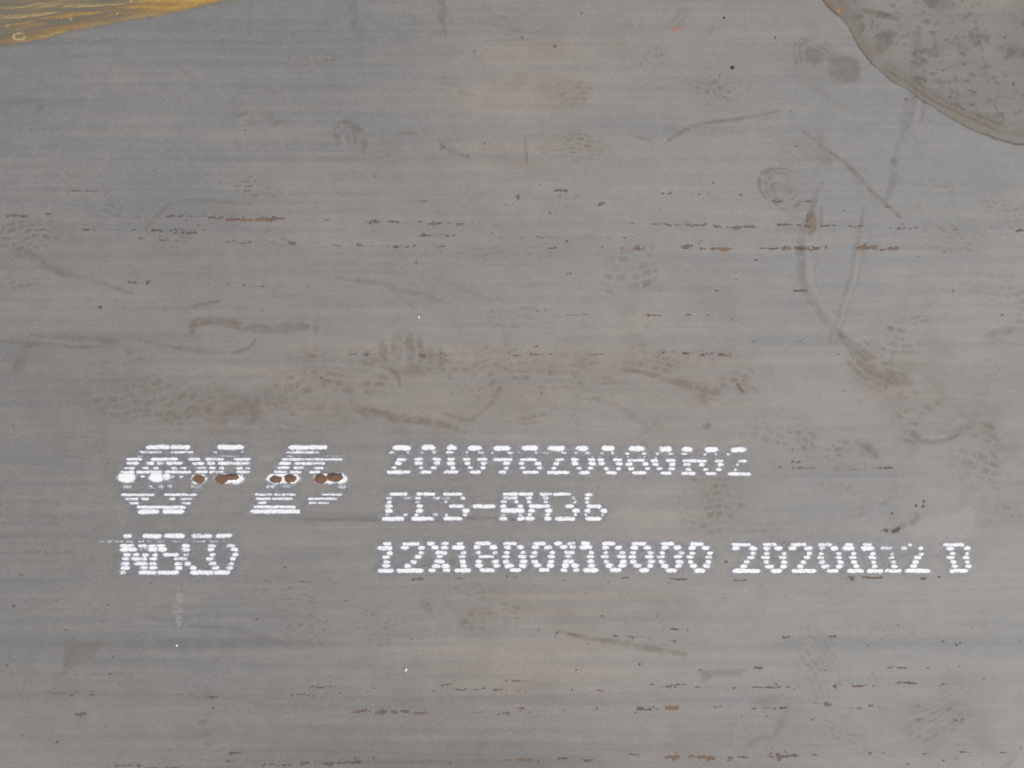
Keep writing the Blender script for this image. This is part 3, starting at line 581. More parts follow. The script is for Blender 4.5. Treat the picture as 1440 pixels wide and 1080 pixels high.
warm = field(WARM) + 0.09 * nbroad + 0.05 * nstreak + 0.04 * nstreak2
for y0, x0, x1, h, k in [(172, 480, 960, 16, -.3), (98, 420, 900, 10, -.15), (80, 520, 760, 12, .2), (140, 520, 800, 16, .15), (270, 200, 700, 12, -.15), (905, 1080, 1440, 10, -.3), (892, 500, 760, 8, -.35), (478, 620, 1180, 8, -.3), (535, 640, 780, 6, -.35), (827, 450, 850, 5, -.4), (838, 500, 1000, 12, .15), (540, 0, 200, 10, -.1), (1035, 560, 1000, 14, .12), (985, 500, 1100, 6, -.3), (960, 1100, 1440, 10, -.1), (660, 1080, 1300, 22, -.25), (510, 660, 1100, 12, .15)]:
    warm += k * np.exp(-((V - y0) / h) ** 2) * sstep(x0 - 70, x0 + 50, U) * (1 - sstep(x1 - 50, x1 + 70, U))
warm = np.clip(warm, 0, 1)
tone = field(LIGHT_TONE) * 0.9 + 0.12 * nbroad + 0.10 * nstreak + 0.10 * nstreak2  # painted light and shade, plus uneven streaks of the scale
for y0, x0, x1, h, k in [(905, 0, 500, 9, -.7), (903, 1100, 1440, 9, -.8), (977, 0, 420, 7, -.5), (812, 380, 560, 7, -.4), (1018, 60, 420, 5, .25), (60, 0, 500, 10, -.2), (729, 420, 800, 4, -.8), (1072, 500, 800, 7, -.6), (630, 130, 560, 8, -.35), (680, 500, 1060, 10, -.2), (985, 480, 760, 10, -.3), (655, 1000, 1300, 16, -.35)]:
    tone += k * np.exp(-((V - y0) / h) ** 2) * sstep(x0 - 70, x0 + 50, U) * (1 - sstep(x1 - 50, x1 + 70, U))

dust = np.clip(dust + np.clip(0.10 * (n4 + n5 - 0.6) * warm, 0, .25), 0, 1)

# ------------------------------------------------------------------ the two pools at the top corners
px = np.array([-60, 0, 30, 60, 100, 175, 215, 260, 300, 335, 360, 420]); py = np.array([80, 69, 63, 56, 45, 31, 24, 17, 8.5, 1, -7, -25])
edgeL = np.interp(us, px, py)[None, :].astype(np.float32)
dL = (edgeL - V) + 0.7 * n3 * .6 + .25 * n2                 # > 0 in the rusty pool
ex = np.array([1135, 1150, 1162, 1178, 1190, 1200, 1214, 1230, 1250, 1280, 1300, 1330, 1360, 1400, 1440, 1500])
ey = np.array([-30, -6, 8, 22, 35, 54, 76, 95, 113, 130, 145, 163, 181, 196, 205, 214])
edgeR = np.interp(us, ex, ey, left=-400)[None, :].astype(np.float32)
dR = ((edgeR - V) * 0.76 + 0.8 * n3 * .7 + .3 * n2)         # > 0 in the silty pool
dR = np.where(U < 1135, -50, dR)

# ------------------------------------------------------------------ node helpers
def mat(name):
    m = bpy.data.materials.new(name)
    m.use_nodes = True
    m.node_tree.nodes.clear()
    return m


class G:
    def __init__(s, m):
        s.t = m.node_tree; s.n = s.t.nodes; s.l = s.t.links

    def put(s, sock, v):
        if isinstance(v, bpy.types.NodeSocket):
            s.l.new(v, sock)
        elif isinstance(v, (tuple, list)):
            sock.default_value = tuple(v) + ((1,) if len(v) == 3 and len(sock.default_value) == 4 else ())
        else:
            sock.default_value = v

    def node(s, t, **k):
        n = s.n.new(t)
        for a, b in k.items():
            setattr(n, a, b)
        return n

    def math(s, op, a, b=0.0, c=0.0, clamp=False):
        n = s.node('ShaderNodeMath', operation=op, use_clamp=clamp)
        for i, v in enumerate((a, b, c)):
            s.put(n.inputs[i], v)
        return n.outputs[0]

    def mix(s, f, a, b, kind='MIX'):
        n = s.node('ShaderNodeMix', data_type='RGBA', blend_type=kind)
        s.put(n.inputs[0], f); s.put(n.inputs[6], a); s.put(n.inputs[7], b)
        return n.outputs[2]

    def noise(s, vec, scale, detail=3, rough=0.55):
        n = s.node('ShaderNodeTexNoise')
        s.put(n.inputs['Vector'], vec); n.inputs['Scale'].default_value = scale
        n.inputs['Detail'].default_value = detail; n.inputs['Roughness'].default_value = rough
        return n.outputs['Fac']

    def scaled(s, vec, sc):
        n = s.node('ShaderNodeMapping'); s.put(n.inputs['Vector'], vec); n.inputs['Scale'].default_value = sc
        return n.outputs[0]

    def ramp(s, v, a, b):
        n = s.node('ShaderNodeMapRange', interpolation_type='SMOOTHSTEP')
        s.put(n.inputs[0], v); n.inputs[1].default_value = a; n.inputs[2].default_value = b
        return n.outputs[0]

    def attr(s, name):
        n = s.node('ShaderNodeAttribute', attribute_name=name)
        sp = s.node('ShaderNodeSeparateColor'); s.l.new(n.outputs['Color'], sp.inputs[0])
        return sp.outputs[0], sp.outputs[1], sp.outputs[2], n.outputs['Alpha']


# ------------------------------------------------------------------ steel material
steel = mat('mill_scale_steel')
g = G(steel)
obc = g.node('ShaderNodeTexCoord').outputs['Object']
a_dust, a_scuff, a_light, a_halo = g.attr('marks')
a_rd, a_ro, a_ol, a_red = g.attr('rust')
a_warm, a_tone, a_fog, _ = g.attr('scale_and_light')
st1 = g.noise(g.scaled(obc, (2.5, 140, 1)), 1.0, 4, .6)
st2 = g.noise(g.scaled(obc, (14, 520, 1)), 1.0, 3, .6)
gr1 = g.noise(obc, 900, 2, .7)
gr2 = g.noise(obc, 260, 4, .65)
gr3 = g.noise(obc, 45, 5, .6)
gr4 = g.noise(obc, 520, 1, .5)
gr5 = g.noise(g.scaled(obc, (90, 900, 1)), 1.0, 3, .65)
wfac = g.math('ADD', a_warm, g.math('MULTIPLY', g.math('SUBTRACT', st1, .5), .30))
wfac = g.math('ADD', wfac, g.math('MULTIPLY', g.math('SUBTRACT', gr3, .5), .40))
wfac = g.math('ADD', wfac, g.math('MULTIPLY', g.math('SUBTRACT', gr2, .5), .42), clamp=True)
BLUE, BROWN = (.206, .212, .217), (.271, .241, .217)
col = g.mix(wfac, BLUE, BROWN)
# brightness: streaks and grain of the scale, plus the light gradient painted in a_tone
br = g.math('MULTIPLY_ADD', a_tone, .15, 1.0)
for nn, k in ((st1, .08), (st2, .14), (gr1, .60), (gr2, .26), (gr3, .22), (gr4, .30), (gr5, .22)):
    br = g.math('ADD', br, g.math('MULTIPLY', g.math('SUBTRACT', nn, .5), k))
col = g.mix(1.0, col, g.node('ShaderNodeCombineXYZ').outputs[0], 'MULTIPLY')
cx_ = col.node.inputs[7].links[0].from_node
for i in range(3):
    g.l.new(br, cx_.inputs[i])


def worn(a, amount, k=.9):
    v = g.math('MULTIPLY_ADD', g.math('SUBTRACT', gr2, .5), k, 1.0)
    v = g.math('ADD', v, g.math('MULTIPLY', g.math('SUBTRACT', gr1, .5), k * .8))
    return g.math('MULTIPLY', g.math('MULTIPLY', a, v), amount, clamp=True)


col = g.mix(worn(a_halo, .85), col, (.160, .165, .186))
col = g.mix(worn(a_dust, .82), col, (.166, .138, .116))
col = g.mix(worn(a_scuff, .66), col, (.132, .124, .116))
col = g.mix(worn(a_ol, .60), col, (.135, .110, .070))
col = g.mix(worn(a_light, .50), col, (.36, .345, .32))
col = g.mix(worn(a_fog, .12, 1.6), col, (.62, .66, .72))
# rust flecks, broken up by the fine grain of the scale
rdm = g.ramp(g.math('ADD', a_rd, g.math('MULTIPLY', g.math('SUBTRACT', gr1, .5), .9)), .30, .62)
rom = g.ramp(g.math('ADD', a_ro, g.math('MULTIPLY', g.math('SUBTRACT', gr2, .5), .9)), .30, .75)
rustcol = g.mix(g.ramp(gr2, .35, .65), (.055, .038, .030), (.135, .070, .040))
col = g.mix(g.math('MULTIPLY', rdm, .68), col, rustcol)
col = g.mix(g.math('MULTIPLY', rom, .62), col, g.mix(g.ramp(gr1, .3, .7), (.19, .118, .074), (.28, .185, .118)))
col = g.mix(worn(a_red, .7), col, (.42, .09, .07))
bs = g.node('ShaderNodeBsdfPrincipled')
g.put(bs.inputs['Base Color'], col)
rgh = g.math('MULTIPLY_ADD', a_dust, .10, .60)
rgh = g.math('ADD', rgh, g.math('MULTIPLY', rdm, .3))
rgh = g.math('ADD', rgh, g.math('MULTIPLY', g.math('SUBTRACT', gr2, .5), .25))
g.put(bs.inputs['Roughness'], rgh)
bs.inputs['Metallic'].default_value = 0.0
bs.inputs['Specular IOR Level'].default_value = 0.65
bmp = g.node('ShaderNodeBump')
bmp.inputs['Strength'].default_value = .35
bmp.inputs['Distance'].default_value = .00035
hgt = g.math('ADD', g.math('MULTIPLY', gr1, .5), g.math('MULTIPLY', gr2, .8))
hgt = g.math('SUBTRACT', hgt, g.math('MULTIPLY', rdm, .6))
g.put(bmp.inputs['Height'], hgt)
g.l.new(bmp.outputs[0], bs.inputs['Normal'])
g.l.new(bs.outputs[0], g.node('ShaderNodeOutputMaterial').inputs[0])


# ------------------------------------------------------------------ mesh helpers
def grid_faces(nu, nv, off=0):
    i = np.arange(nu * nv, dtype=np.int32).reshape(nv, nu) + off
    return np.stack([i[1:, :-1], i[1:, 1:], i[:-1, 1:], i[:-1, :-1]], -1).reshape(-1, 4)


def mesh_np(name, verts, quads, smooth=True):
    me = bpy.data.meshes.new(name)
    me.vertices.add(len(verts)); me.vertices.foreach_set('co', np.ascontiguousarray(verts, np.float32).ravel())
    me.loops.add(quads.size); me.loops.foreach_set('vertex_index', np.ascontiguousarray(quads, np.int32).ravel())
    me.polygons.add(len(quads)); me.polygons.foreach_set('loop_start', np.arange(0, quads.size, 4, dtype=np.int32))
    me.polygons.foreach_set('use_smooth', np.full(len(quads), smooth))
    me.update(calc_edges=True)
    return me


def put_attr(me, name, arr):
    at = me.attributes.new(name, 'FLOAT_COLOR', 'POINT')
    at.data.foreach_set('color', np.ascontiguousarray(arr, np.float32).ravel())


def link(name, me, m=None, parent=None, **props):
    o = bpy.data.objects.new(name, me)
    C.objects.link(o)
    if m is not None:
        me.materials.append(m)
    if parent is not None:
        o.parent = parent
    for k, v in props.items():
        o[k] = v
    return o


# ------------------------------------------------------------------ ground under the plate
gm = mat('yard_concrete')
g2 = G(gm)
oc = g2.node('ShaderNodeTexCoord').outputs['Object']
b2 = g2.node('ShaderNodeBsdfPrincipled')
g2.put(b2.inputs['Base Color'], g2.mix(g2.noise(oc, 6, 8, .6), (.20, .19, .17), (.34, .32, .30)))
b2.inputs['Roughness'].default_value = .9
g2.l.new(b2.outputs[0], g2.node('ShaderNodeOutputMaterial').inputs[0])
gx = np.linspace(-30, 30, 41)
X, Y = np.meshgrid(gx, gx)
ground = link('ground', mesh_np('ground', np.stack([X, Y, 0 * X], -1).reshape(-1, 3)[:, :], grid_faces(41, 41)[:, ::-1], False), gm, kind='structure')

# ------------------------------------------------------------------ steel plate: 1.8 m x 10 m x 12 mm
lo = np.array([-4280, -3600, -2800, -2000, -1400, -900, -500, -280, -150, -95.0])
hi = np.array([1535, 1600, 1750, 2000, 2400, 2900, 3600, 4400, 5100, 5720.0])
lov = np.array([-360, -300, -220, -150, -100.0]); hiv = np.array([1175, 1220, 1280, 1350, 1440.0])
ua = np.concatenate([lo, us, hi]); va = np.concatenate([lov, vs, hiv])
NA, NB = len(ua), len(va)
UU, VV = np.meshgrid(ua, va)


def pad(a, edge=False):
    p = ((len(lov), len(hiv)), (len(lo), len(hi)))
    return np.pad(a, p, mode='edge') if edge else np.pad(a, p, mode='constant')


relief = (-0.25 * np.clip(rdark, 0, 1) + 0.03 * n3 + 0.12 * nbroad)
verts = np.stack([(UU - 720) * MM, (540 - VV) * MM, TOP + pad(relief) * 0.4 * MM], -1).reshape(-1, 3)
quads = grid_faces(NA, NB)
# side walls and underside
rim_i = np.concatenate([np.arange(NA), NA * np.arange(1, NB) + NA - 1, NA * (NB - 1) + np.arange(NA - 2, -1, -1), NA * np.arange(NB - 2, 0, -1)])
low = verts[rim_i].copy(); low[:, 2] = 0.0
nb = len(verts); nr = len(rim_i)
k = np.arange(nr); k2 = (k + 1) % nr
walls = np.stack([rim_i[k], rim_i[k2], nb + k2, nb + k], -1)
verts = np.vstack([verts, low])
cidx = [nb, nb + NA - 1, nb + NA - 1 + NB - 1, nb + 2 * (NA - 1) + NB - 1]
quads = np.vstack([quads, walls, np.array([cidx])])
plate_me = mesh_np('steel_plate', verts, quads)


def four(*ch, edge=False):
    a = np.stack([pad(c, edge) for c in ch], -1).reshape(-1, 4)
    return np.vstack([a, np.zeros((nr, 4), np.float32)])


put_attr(plate_me, 'marks', four(dust, scuff, light, halo))
put_attr(plate_me, 'rust', four(rdark, rorange, olive, red))
put_attr(plate_me, 'scale_and_light', four(warm, tone, fog, Z, edge=True))
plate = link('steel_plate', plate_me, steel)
plate['label'] = 'flat grey rolled steel plate with white sprayed markings, rust flecks and boot prints'
plate['category'] = 'steel plate'

# ------------------------------------------------------------------ puddles
def puddle_mat(name, rough, pale):
    m = mat(name); q = G(m)
    co = q.node('ShaderNodeTexCoord').outputs['Object']
    at = q.node('ShaderNodeAttribute', attribute_name='silt')
    f1 = q.noise(co, 420, 4, .65)
    hv = q.node('ShaderNodeHueSaturation')
    q.l.new(at.outputs['Color'], hv.inputs['Color'])
    q.put(hv.inputs['Value'], q.math('MULTIPLY_ADD', f1, .7, .65))
    b = q.node('ShaderNodeBsdfPrincipled')
    q.l.new(hv.outputs[0], b.inputs['Base Color'])
    b.inputs['Roughness'].default_value = rough
    b.inputs['Specular IOR Level'].default_value = .6
    tr = q.node('ShaderNodeBsdfTransparent')
    tr.inputs[0].default_value = pale
    mx = q.node('ShaderNodeMixShader')
    q.put(mx.inputs[0], q.math('MULTIPLY', at.outputs['Alpha'], q.math('MULTIPLY_ADD', f1, .9, .55), clamp=True))
    q.l.new(tr.outputs[0], mx.inputs[1]); q.l.new(b.outputs[0], mx.inputs[2])
    q.l.new(mx.outputs[0], q.node('ShaderNodeOutputMaterial').inputs[0])
    return m


def puddle(name, d, colr, alpha, m, label, depth=.5):
    mask = d > -1.5
    z = TOP + (0.30 + depth * (1 - np.exp(-np.clip(d, 0, 99) / 4)) + relief * 0.4) * MM
    idx = -np.ones(NU * NV, np.int64)
    f = grid_faces(NU, NV)
    keep = mask.ravel()[f].all(1)
    f = f[keep]
    used = np.unique(f)
    idx[used] = np.arange(len(used))
    v = np.stack([(U - 720) * MM, (540 - V) * MM, z], -1).reshape(-1, 3)[used]
    me = mesh_np(name, v, idx[f])
    at = np.concatenate([colr, alpha[..., None]], -1).reshape(-1, 4)[used]
    put_attr(me, 'silt', at)
    o = link(name, me, m)
    o['label'] = label; o['category'] = 'puddle'; o['group'] = 'shallow puddles on the steel plate'
    return o


def lay(colr, alpha, c, a):
    a = np.clip(a, 0, 1); alpha = np.clip(alpha, 0, 1)
    na = a + alpha * (1 - a)
    out = (np.array(c, np.float32) * a[..., None] + colr * (alpha * (1 - a))[..., None]) / np.maximum(na, 1e-4)[..., None]
    return out, na


# rusty one: olive water with orange tide lines that close up towards its tip
w_l = noise(40, 6, 35)
ins = sstep(-2.0, 9.0, dL + 1.5 * w_l)
colr = np.zeros((NV, NU, 3), np.float32) + np.array([.235, .185, .115], np.float32)
alpha = ins * 0.30
tip = np.clip(1 - U / 400, 0.08, 1)
w1 = noise(60, 5, 31); w2 = noise(35, 2.2, 32); w3 = noise(14, 2.0, 33)
warpd = dL / (0.25 + tip * .75) + 1.6 * w1 + .5 * w3
def line(c, w):
    return np.exp(-((warpd - c) / w) ** 2)
OR, YE, LT = (.52, .31, .09), (.50, .37, .18), (.56, .45, .25)
colr, alpha = lay(colr, alpha, (.235, .215, .18), ins * .25 * sstep(-.2, 1.2, w2))
band = (.45 + .3 * sstep(90, 200, U)) * np.exp(-((dL - 7) / 5.5) ** 2) * np.clip(.55 + .45 * w1, 0, 1)
colr, alpha = lay(colr, alpha, OR, ins * band)
colr, alpha = lay(colr, alpha, YE, ins * .7 * np.exp(-((dL - 2.5) / 3.0) ** 2) * np.clip(.75 + .35 * w3, .15, 1))
for c, w, kk in ((17, 3, .45), (27, 4, .7), (33, 1.6, .6), (40, 2.4, .85), (44, 1.2, .6), (50, 4.5, .5), (56, 2, .8), (63, 1.6, .8), (72, 5, .6), (84, 3, .7), (96, 3, .6), (110, 5, .6)):
    colr, alpha = lay(colr, alpha, OR if c % 2 else YE, ins * kk * line(c, w * .85) * np.clip(.35 + .5 * w2, 0, 1))
colr, alpha = lay(colr, alpha, OR, ins * .7 * sstep(160, 240, U) * np.clip(.7 + .3 * w2, 0, 1))
rr = np.abs(np.hypot((U - 27) / 7.5, (V - 51.5) / 4.6) - 1)
colr, alpha = lay(colr, alpha, LT, ins * .9 * np.exp(-(rr / .26) ** 2) * np.clip(.7 + .5 * n2, 0, 1))
for x, y, r in ((10, 37, 2), (27, 42, 1.3), (100, 27, 2.2), (165, 19, 1.5), (185, 2, 2.4), (112, 44, 1.5)):
    colr, alpha = lay(colr, alpha, LT, ins * .8 * np.exp(-(np.hypot(U - x, (V - y) * 1.4) / r) ** 2))
puddle('rusty_puddle', dL, colr, alpha, puddle_mat('rusty_water', .22, (.99, .98, .95, 1)),
       'ochre rusty puddle with yellow tide lines in the top left corner of the plate')

# silty one: nearly clear, tan just inside its thin dark rim
ins = sstep(-.4, .8, dR)
w1 = noise(26, 20, 41); w2 = noise(9, 7, 42); w3 = noise(3.2, 2.6, 43)
colr = np.zeros((NV, NU, 3), np.float32) + np.array([.228, .204, .168], np.float32)
alpha = ins * (.13 + .05 * w1)
tan = np.exp(-((dR - 9) / 11) ** 2)
colr, alpha = lay(colr, alpha, (.275, .238, .185), ins * .55 * tan * np.clip(.8 + .25 * w2, 0, 1))
dark = np.clip(.5 * w1 + .5 * w2 - .1, 0, 1) * sstep(14, 30, dR)
colr, alpha = lay(colr, alpha, (.175, .155, .138), ins * .24 * dark)
mott = sstep(.35, 1.9, w3 + .5 * w2 + .4 * noise(1.6, 1.3, 44)) * sstep(10, 26, dR)
colr, alpha = lay(colr, alpha, (.150, .132, .118), ins * .24 * mott)
rimn = np.clip(.85 + .35 * n4, .3, 1.2)
colr, alpha = lay(colr, alpha, (.090, .062, .045), ins * .80 * np.exp(-((dR - .9) / .95) ** 2) * rimn)
in2 = dR - 11 - 3.5 * w1 * .5 - np.clip((U - 1290) / 60, -2, 1) * 1.5
colr, alpha = lay(colr, alpha, (.13, .088, .060), ins * .7 * np.exp(-(in2 / 1.4) ** 2) * sstep(1215, 1245, U) * np.clip(.7 + .4 * w2, 0, 1))
in3 = dR - 19 - 4 * w1 * .5
colr, alpha = lay(colr, alpha, (.15, .10, .07), ins * .45 * np.exp(-(in3 / 1.6) ** 2) * sstep(1225, 1250, U) * np.clip(.5 + .5 * w2, 0, 1))
sq = np.minimum(np.abs(w2 * .6 + w1 * .8 - .35), np.abs(w2 * .5 + w1 * .8 + .75) * 1.5)
colr, alpha = lay(colr, alpha, (.12, .085, .06), ins * .55 * np.exp(-(sq / .07) ** 2) * np.clip(.25 + np.exp(-((dR - 34) / 18) ** 2), 0, 1) * np.clip(.5 + .6 * w3, 0, 1))
colr, alpha = lay(colr, alpha, (.33, .245, .14), ins * .45 * np.exp(-((U - 1240) / 13) ** 2 - ((V - 82) / 15) ** 2) * np.clip(.8 + .5 * w2, 0, 1))
colr, alpha = lay(colr, alpha, (.42, .20, .09), ins * .9 * np.exp(-(np.hypot(U - 1179, V - 15) / 3.2) ** 2))
colr, alpha = lay(colr, alpha, (.25, .12, .06), ins * .8 * np.exp(-(np.hypot(U - 1164, V - 9) / 3.5) ** 2))
puddle('silty_puddle', dR, colr, alpha, puddle_mat('silty_water', .35, (.99, .985, .975, 1)),
       'clear silty puddle with a thin dark brown rim in the top right corner', depth=.3)

# ------------------------------------------------------------------ sprayed paint
paint = mat('white_spray_paint')
q = G(paint)
co = q.node('ShaderNodeTexCoord').outputs['Object']
at = q.node('ShaderNodeAttribute', attribute_name='cover')
cov = q.node('ShaderNodeSeparateColor'); q.l.new(at.outputs['Color'], cov.inputs[0])
f1 = q.noise(q.scaled(co, (1.7, 1, 1)), 430, 3, .7)
f2 = q.noise(q.scaled(co, (1.5, .8, 1)), 1500, 2, .6)
f3 = q.noise(co, 110, 3, .6)
v = q.math('ADD', cov.outputs[0], q.math('MULTIPLY', q.math('SUBTRACT', f1, .5), 1.9))
v = q.math('ADD', v, q.math('MULTIPLY', q.math('SUBTRACT', f2, .5), 1.2))
v = q.math('ADD', v, q.math('MULTIPLY', q.math('SUBTRACT', f3, .5), .9))
al = q.ramp(v, .28, .78)
b = q.node('ShaderNodeBsdfPrincipled')
q.put(b.inputs['Base Color'], q.mix(q.ramp(v, .5, 1.05), (.56, .60, .69), (.92, .93, .95)))
b.inputs['Roughness'].default_value = .55
bp = q.node('ShaderNodeBump'); bp.inputs['Strength'].default_value = .4; bp.inputs['Distance'].default_value = .0004
q.put(bp.inputs['Height'], f1); q.l.new(bp.outputs[0], b.inputs['Normal'])
tr = q.node('ShaderNodeBsdfTransparent')
mx = q.node('ShaderNodeMixShader')
q.put(mx.inputs[0], al); q.l.new(tr.outputs[0], mx.inputs[1]); q.l.new(b.outputs[0], mx.inputs[2])
q.l.new(mx.outputs[0], q.node('ShaderNodeOutputMaterial').inputs[0])

rustm = mat('burst_rust_spot')
q = G(rustm)
co = q.node('ShaderNodeTexCoord').outputs['Object']
at = q.node('ShaderNodeAttribute', attribute_name='cover')
cov = q.node('ShaderNodeSeparateColor'); q.l.new(at.outputs['Color'], cov.inputs[0])
f1 = q.noise(co, 500, 4, .65); f3 = q.noise(co, 130, 3, .6)
v = q.math('ADD', cov.outputs[0], q.math('MULTIPLY', q.math('SUBTRACT', f1, .5), 1.5))
b = q.node('ShaderNodeBsdfPrincipled')
c1 = q.mix(q.ramp(f1, .3, .7), (.120, .066, .044), (.265, .155, .100))
q.put(b.inputs['Base Color'], q.mix(q.math('MULTIPLY', cov.outputs[1], q.ramp(f3, .30, .62)), c1, (.075, .055, .055)))
b.inputs['Roughness'].default_value = .9
tr = q.node('ShaderNodeBsdfTransparent')
mx = q.node('ShaderNodeMixShader')
q.put(mx.inputs[0], q.ramp(v, .42, .58)); q.l.new(tr.outputs[0], mx.inputs[1]); q.l.new(b.outputs[0], mx.inputs[2])
q.l.new(mx.outputs[0], q.node('ShaderNodeOutputMaterial').inputs[0])

prng = np.random.default_rng(5)
HT = 0.45          # mm, paint above the nominal plate face (the scale itself rises and falls by 0.2 mm)


def dash_geo(a, b, y, h, dn, z, power=1.0):
    """One lens of paint: closed fan of rings, thick and opaque in the middle, thinning to dust at its edge."""
    n = 26
    cx, hw, hh = (a + b) / 2, (b - a) / 2 + .3, h / 2 + .15
    th = np.linspace(0, 2 * math.pi, n, endpoint=False)
    r = min(1.5 * hh, hw)
    # stadium outline with slightly pointed ends
    ox = np.sign(np.cos(th)) * (hw - r) + np.cos(th) * r
    oy = np.sin(th) * hh
    dense = max(5, int(hw / 1.6))
    # resample long sides
    xs = np.linspace(-(hw - r), hw - r, dense)[1:-1] if hw - r > 2 else np.array([])
    top = [(x, hh) for x in ox[(th > 0.01) & (th < math.pi / 2)]]
    pts = [(ox[i], oy[i]) for i in range(n) if th[i] <= math.pi / 2 + 1e-6]
    pts += [(x, hh) for x in xs[::-1]]
    pts += [(ox[i], oy[i]) for i in range(n) if math.pi / 2 + 1e-6 < th[i] <= 1.5 * math.pi + 1e-6]
    pts += [(x, -hh) for x in xs]
    pts += [(ox[i], oy[i]) for i in range(n) if th[i] > 1.5 * math.pi + 1e-6]
    P = np.array(pts)
    m = len(P)
    jit = prng.normal(0, .07, m); jit = (jit + np.roll(jit, 1) + np.roll(jit, -1)) * .6
    rings = [(0.0, 1.15), (.50, 1.05), (.80, .80), (1.05, .42), (1.42, 0.02)]
    V_, A_ = [], []
    for s_, d_ in rings:
        # shrink towards the spine rather than the centre
        sx = np.where(np.abs(P[:, 0]) > hw - r, np.sign(P[:, 0]) * (hw - r) + (P[:, 0] - np.sign(P[:, 0]) * (hw - r)) * s_, P[:, 0])
        sy = P[:, 1] * s_ * (1 + jit * (s_ > .5))
        V_.append(np.stack([cx + sx + sy * 0.0, y + sy, np.full(m, z + .12 * max(0, 1 - s_))], -1))
        dn2 = dn * min(1.0, .74 + .055 * max(0, h - 3.2))
        A_.append(np.full(m, d_ * (.28 + .72 * dn2) - (1 - dn2) * .12))
    Vv = np.vstack(V_); Aa = np.concatenate(A_)
    F = []
    for k_ in range(len(rings) - 1):
        i = np.arange(m); j = (i + 1) % m
        F.append(np.stack([k_ * m + i, k_ * m + j, (k_ + 1) * m + j, (k_ + 1) * m + i], -1))
    return Vv, Aa, np.vstack(F)


def paint_mesh(name, dashes, anchor, m=paint):
    vv, aa, ff, off = [], [], [], 0
    for i, (a, b, y, h, dn) in enumerate(dashes):
        v_, a_, f_ = dash_geo(a, b, y, h, dn, HT + .035 * (i % 9))
        vv.append(v_); aa.append(a_); ff.append(f_ + off); off += len(v_)
    P = np.vstack(vv); A = np.concatenate(aa); F = np.vstack(ff)
    W = np.stack([(P[:, 0] - 720) * MM, (540 - P[:, 1]) * MM, TOP + P[:, 2] * MM], -1)
    me = mesh_np(name, W, F[:, ::-1] if False else F)
    put_attr(me, 'cover', np.stack([A, A * 0, A * 0, A * 0 + 1], -1))
    me.materials.append(m)
    return me


for kind, label, dashes in LETTERS:
    o = link(kind, paint_mesh(kind, dashes, None), None, plate, label=label)
o = link('paint_streak', paint_mesh('paint_streak', DRIP, None), None, plate, label='thin broken white streak through the top of the lower left word')

for name, label, dashes in (('painted_emblem', 'round emblem of white dashes at the left of the writing', EMBLEM_LEFT),
                            ('painted_symbol', 'small symbol of white dashes between the round emblem and the slanted one', EMBLEM_MID),
                            ('painted_symbol', 'slanted symbol of white dashes left of the long number', EMBLEM_RIGHT)):
    e = bpy.data.objects.new(name, None); C.objects.link(e); e.parent = plate; e['label'] = label
    for i, d in enumerate(dashes):
        v_, a_, f_ = dash_geo(*d, HT + .035 * (i % 7))
        W = np.stack([(v_[:, 0] - 720) * MM, (540 - v_[:, 1]) * MM, TOP + v_[:, 2] * MM], -1)
        me = mesh_np('paint_dash', W, f_)
        put_attr(me, 'cover', np.stack([a_, a_ * 0, a_ * 0, a_ * 0 + 1], -1))
        link('paint_dash', me, paint, e)
    for view, cx0, cy0, rx, ry, cores in RUST:
        z_, ou, ov = VIEW[view]
        want = 0 if name == 'painted_emblem' else (1 if dashes is EMBLEM_MID else 2)
        mine = {0: RUST[0:1], 1: RUST[1:2], 2: RUST[2:4]}[want]
        if (view, cx0) not in [(r_[0], r_[1]) for r_ in mine]:
            continue
        d = (ou + (cx0 - rx) / z_, ou + (cx0 + rx) / z_, ov + cy0 / z_, 2 * ry / z_, 1.3)
        v_, a_, f_ = dash_geo(*d, HT + .30)
        W = np.stack([(v_[:, 0] - 720) * MM, (540 - v_[:, 1]) * MM, TOP + v_[:, 2] * MM], -1)
        me = mesh_np('paint_drop', W, f_)
        put_attr(me, 'cover', np.stack([a_, a_ * 0, a_ * 0, a_ * 0 + 1], -1))
        link('paint_drop', me, paint, e, label='thick white paint drop burst open over rust')
        for ci, (x, y, crx, cry) in enumerate(cores):
            d = (ou + (x - crx) / z_, ou + (x + crx) / z_, ov + y / z_, 2 * cry / z_, 1.0)
            v_, a_, f_ = dash_geo(*d, HT + .50 + .06 * ci)
            W = np.stack([(v_[:, 0] - 720) * MM, (540 - v_[:, 1]) * MM, TOP + v_[:, 2] * MM], -1)
            me = mesh_np('rust_spot', W, f_)
            dk = np.clip((ov + y / z_ - v_[:, 1]) / (cry / z_) + .1, 0, 1) * (1.0 if (ci == 1 or view == 'R') else .2)
            put_attr(me, 'cover', np.stack([a_, dk, a_ * 0, a_ * 0 + 1], -1))
            link('rust_spot', me, rustm, e)

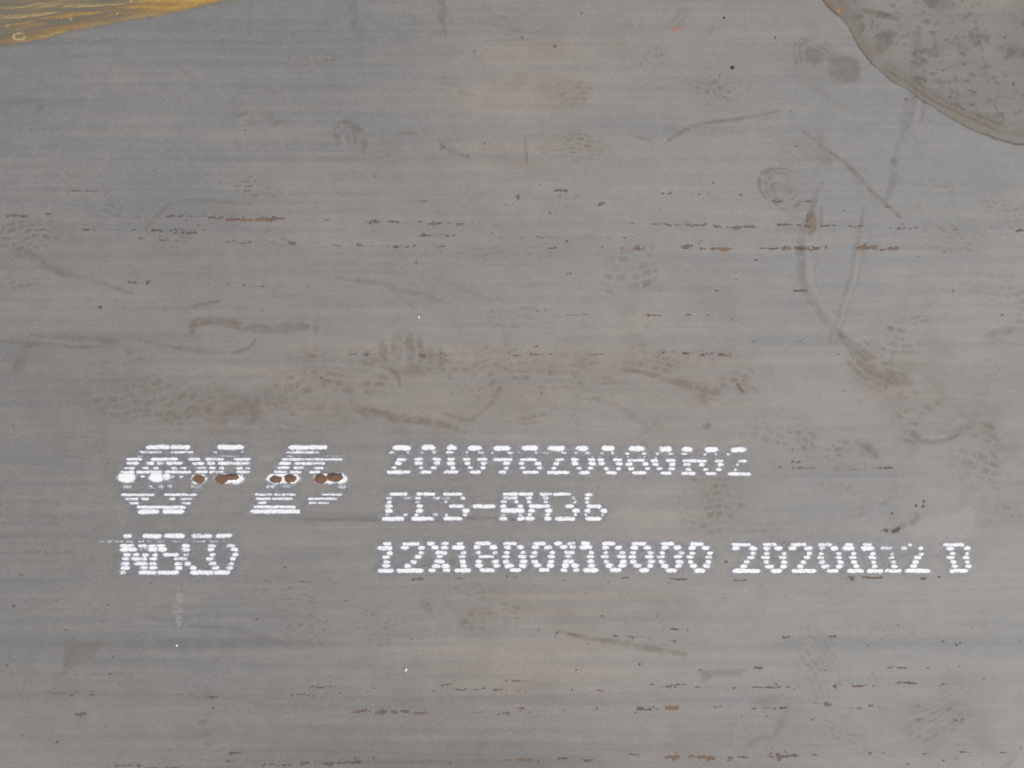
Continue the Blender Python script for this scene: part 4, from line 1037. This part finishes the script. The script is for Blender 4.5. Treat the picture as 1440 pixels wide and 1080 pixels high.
# ------------------------------------------------------------------ small loose things on the plate
def crumb(name, x, y, r, colr, label, cat, group=None, seed=0):
    rr_ = np.random.default_rng(seed)
    import bmesh
    bm = bmesh.new()
    bmesh.ops.create_icosphere(bm, subdivisions=2, radius=1)
    for v_ in bm.verts:
        v_.co *= 1 + rr_.normal(0, .12)
        v_.co.x *= r * MM * 1.2; v_.co.y *= r * MM; v_.co.z *= r * MM * .7
    me = bpy.data.meshes.new(name); bm.to_mesh(me); bm.free()
    o = link(name, me, colr)
    o.location = ((x - 720) * MM, (540 - y) * MM, TOP + r * .55 * MM)
    o.rotation_euler = (0, 0, rr_.uniform(0, 3))
    o['label'] = label; o['category'] = cat
    if group:
        o['group'] = group
    return o


def plain(name, c0, c1, rough):
    m = mat(name); q = G(m)
    co = q.node('ShaderNodeTexCoord').outputs['Object']
    b = q.node('ShaderNodeBsdfPrincipled')
    q.put(b.inputs['Base Color'], q.mix(q.noise(co, 700, 3, .6), c0, c1)); b.inputs['Roughness'].default_value = rough
    q.l.new(b.outputs[0], q.node('ShaderNodeOutputMaterial').inputs[0])
    return m


wm = plain('white_grit', (.80, .79, .76), (.92, .91, .90), .5)
dm = plain('dark_grit', (.03, .028, .026), (.07, .06, .055), .8)
wm2 = plain('pale_grit', (.42, .40, .37), (.60, .58, .55), .8)
gg = 'grit on the plate'
crumb('grit', 571, 941.5, 1.9, wm, 'bright white crumb alone below the bottom line of writing', 'grit', gg, 1)
crumb('grit', 249, 907.5, 1.5, wm, 'white crumb below the lower left word', 'grit', gg, 2)
crumb('grit', 589, 446, 1.3, wm, 'white crumb in the middle of the plate, above the fan of marks', 'grit', gg, 3)
crumb('grit', 1030, 95, 1.9, dm, 'black crumb left of the round print near the top', 'grit', gg, 4)
crumb('grit', 1018, 25, 1.3, dm, 'small black crumb near the top edge, right of the red scratch', 'grit', gg, 5)
for i, (x, y) in enumerate([(272, 142), (226, 198), (259, 223), (100, 243), (287, 549), (1174, 434)]):
    crumb('grit', x, y, .65, wm2, ['tiny pale fleck of grit nearest below the tip of the rusty puddle', 'tiny pale fleck left of the heel print, upper of a close pair', 'tiny pale fleck left of the heel print, lower of a close pair', 'tiny pale fleck farthest left, above the first rust row', 'tiny pale fleck on the reddish patch above the round emblem', 'tiny pale fleck where the two long scuffs meet'][i], 'grit', gg, 10 + i)
print('verts', len(verts))
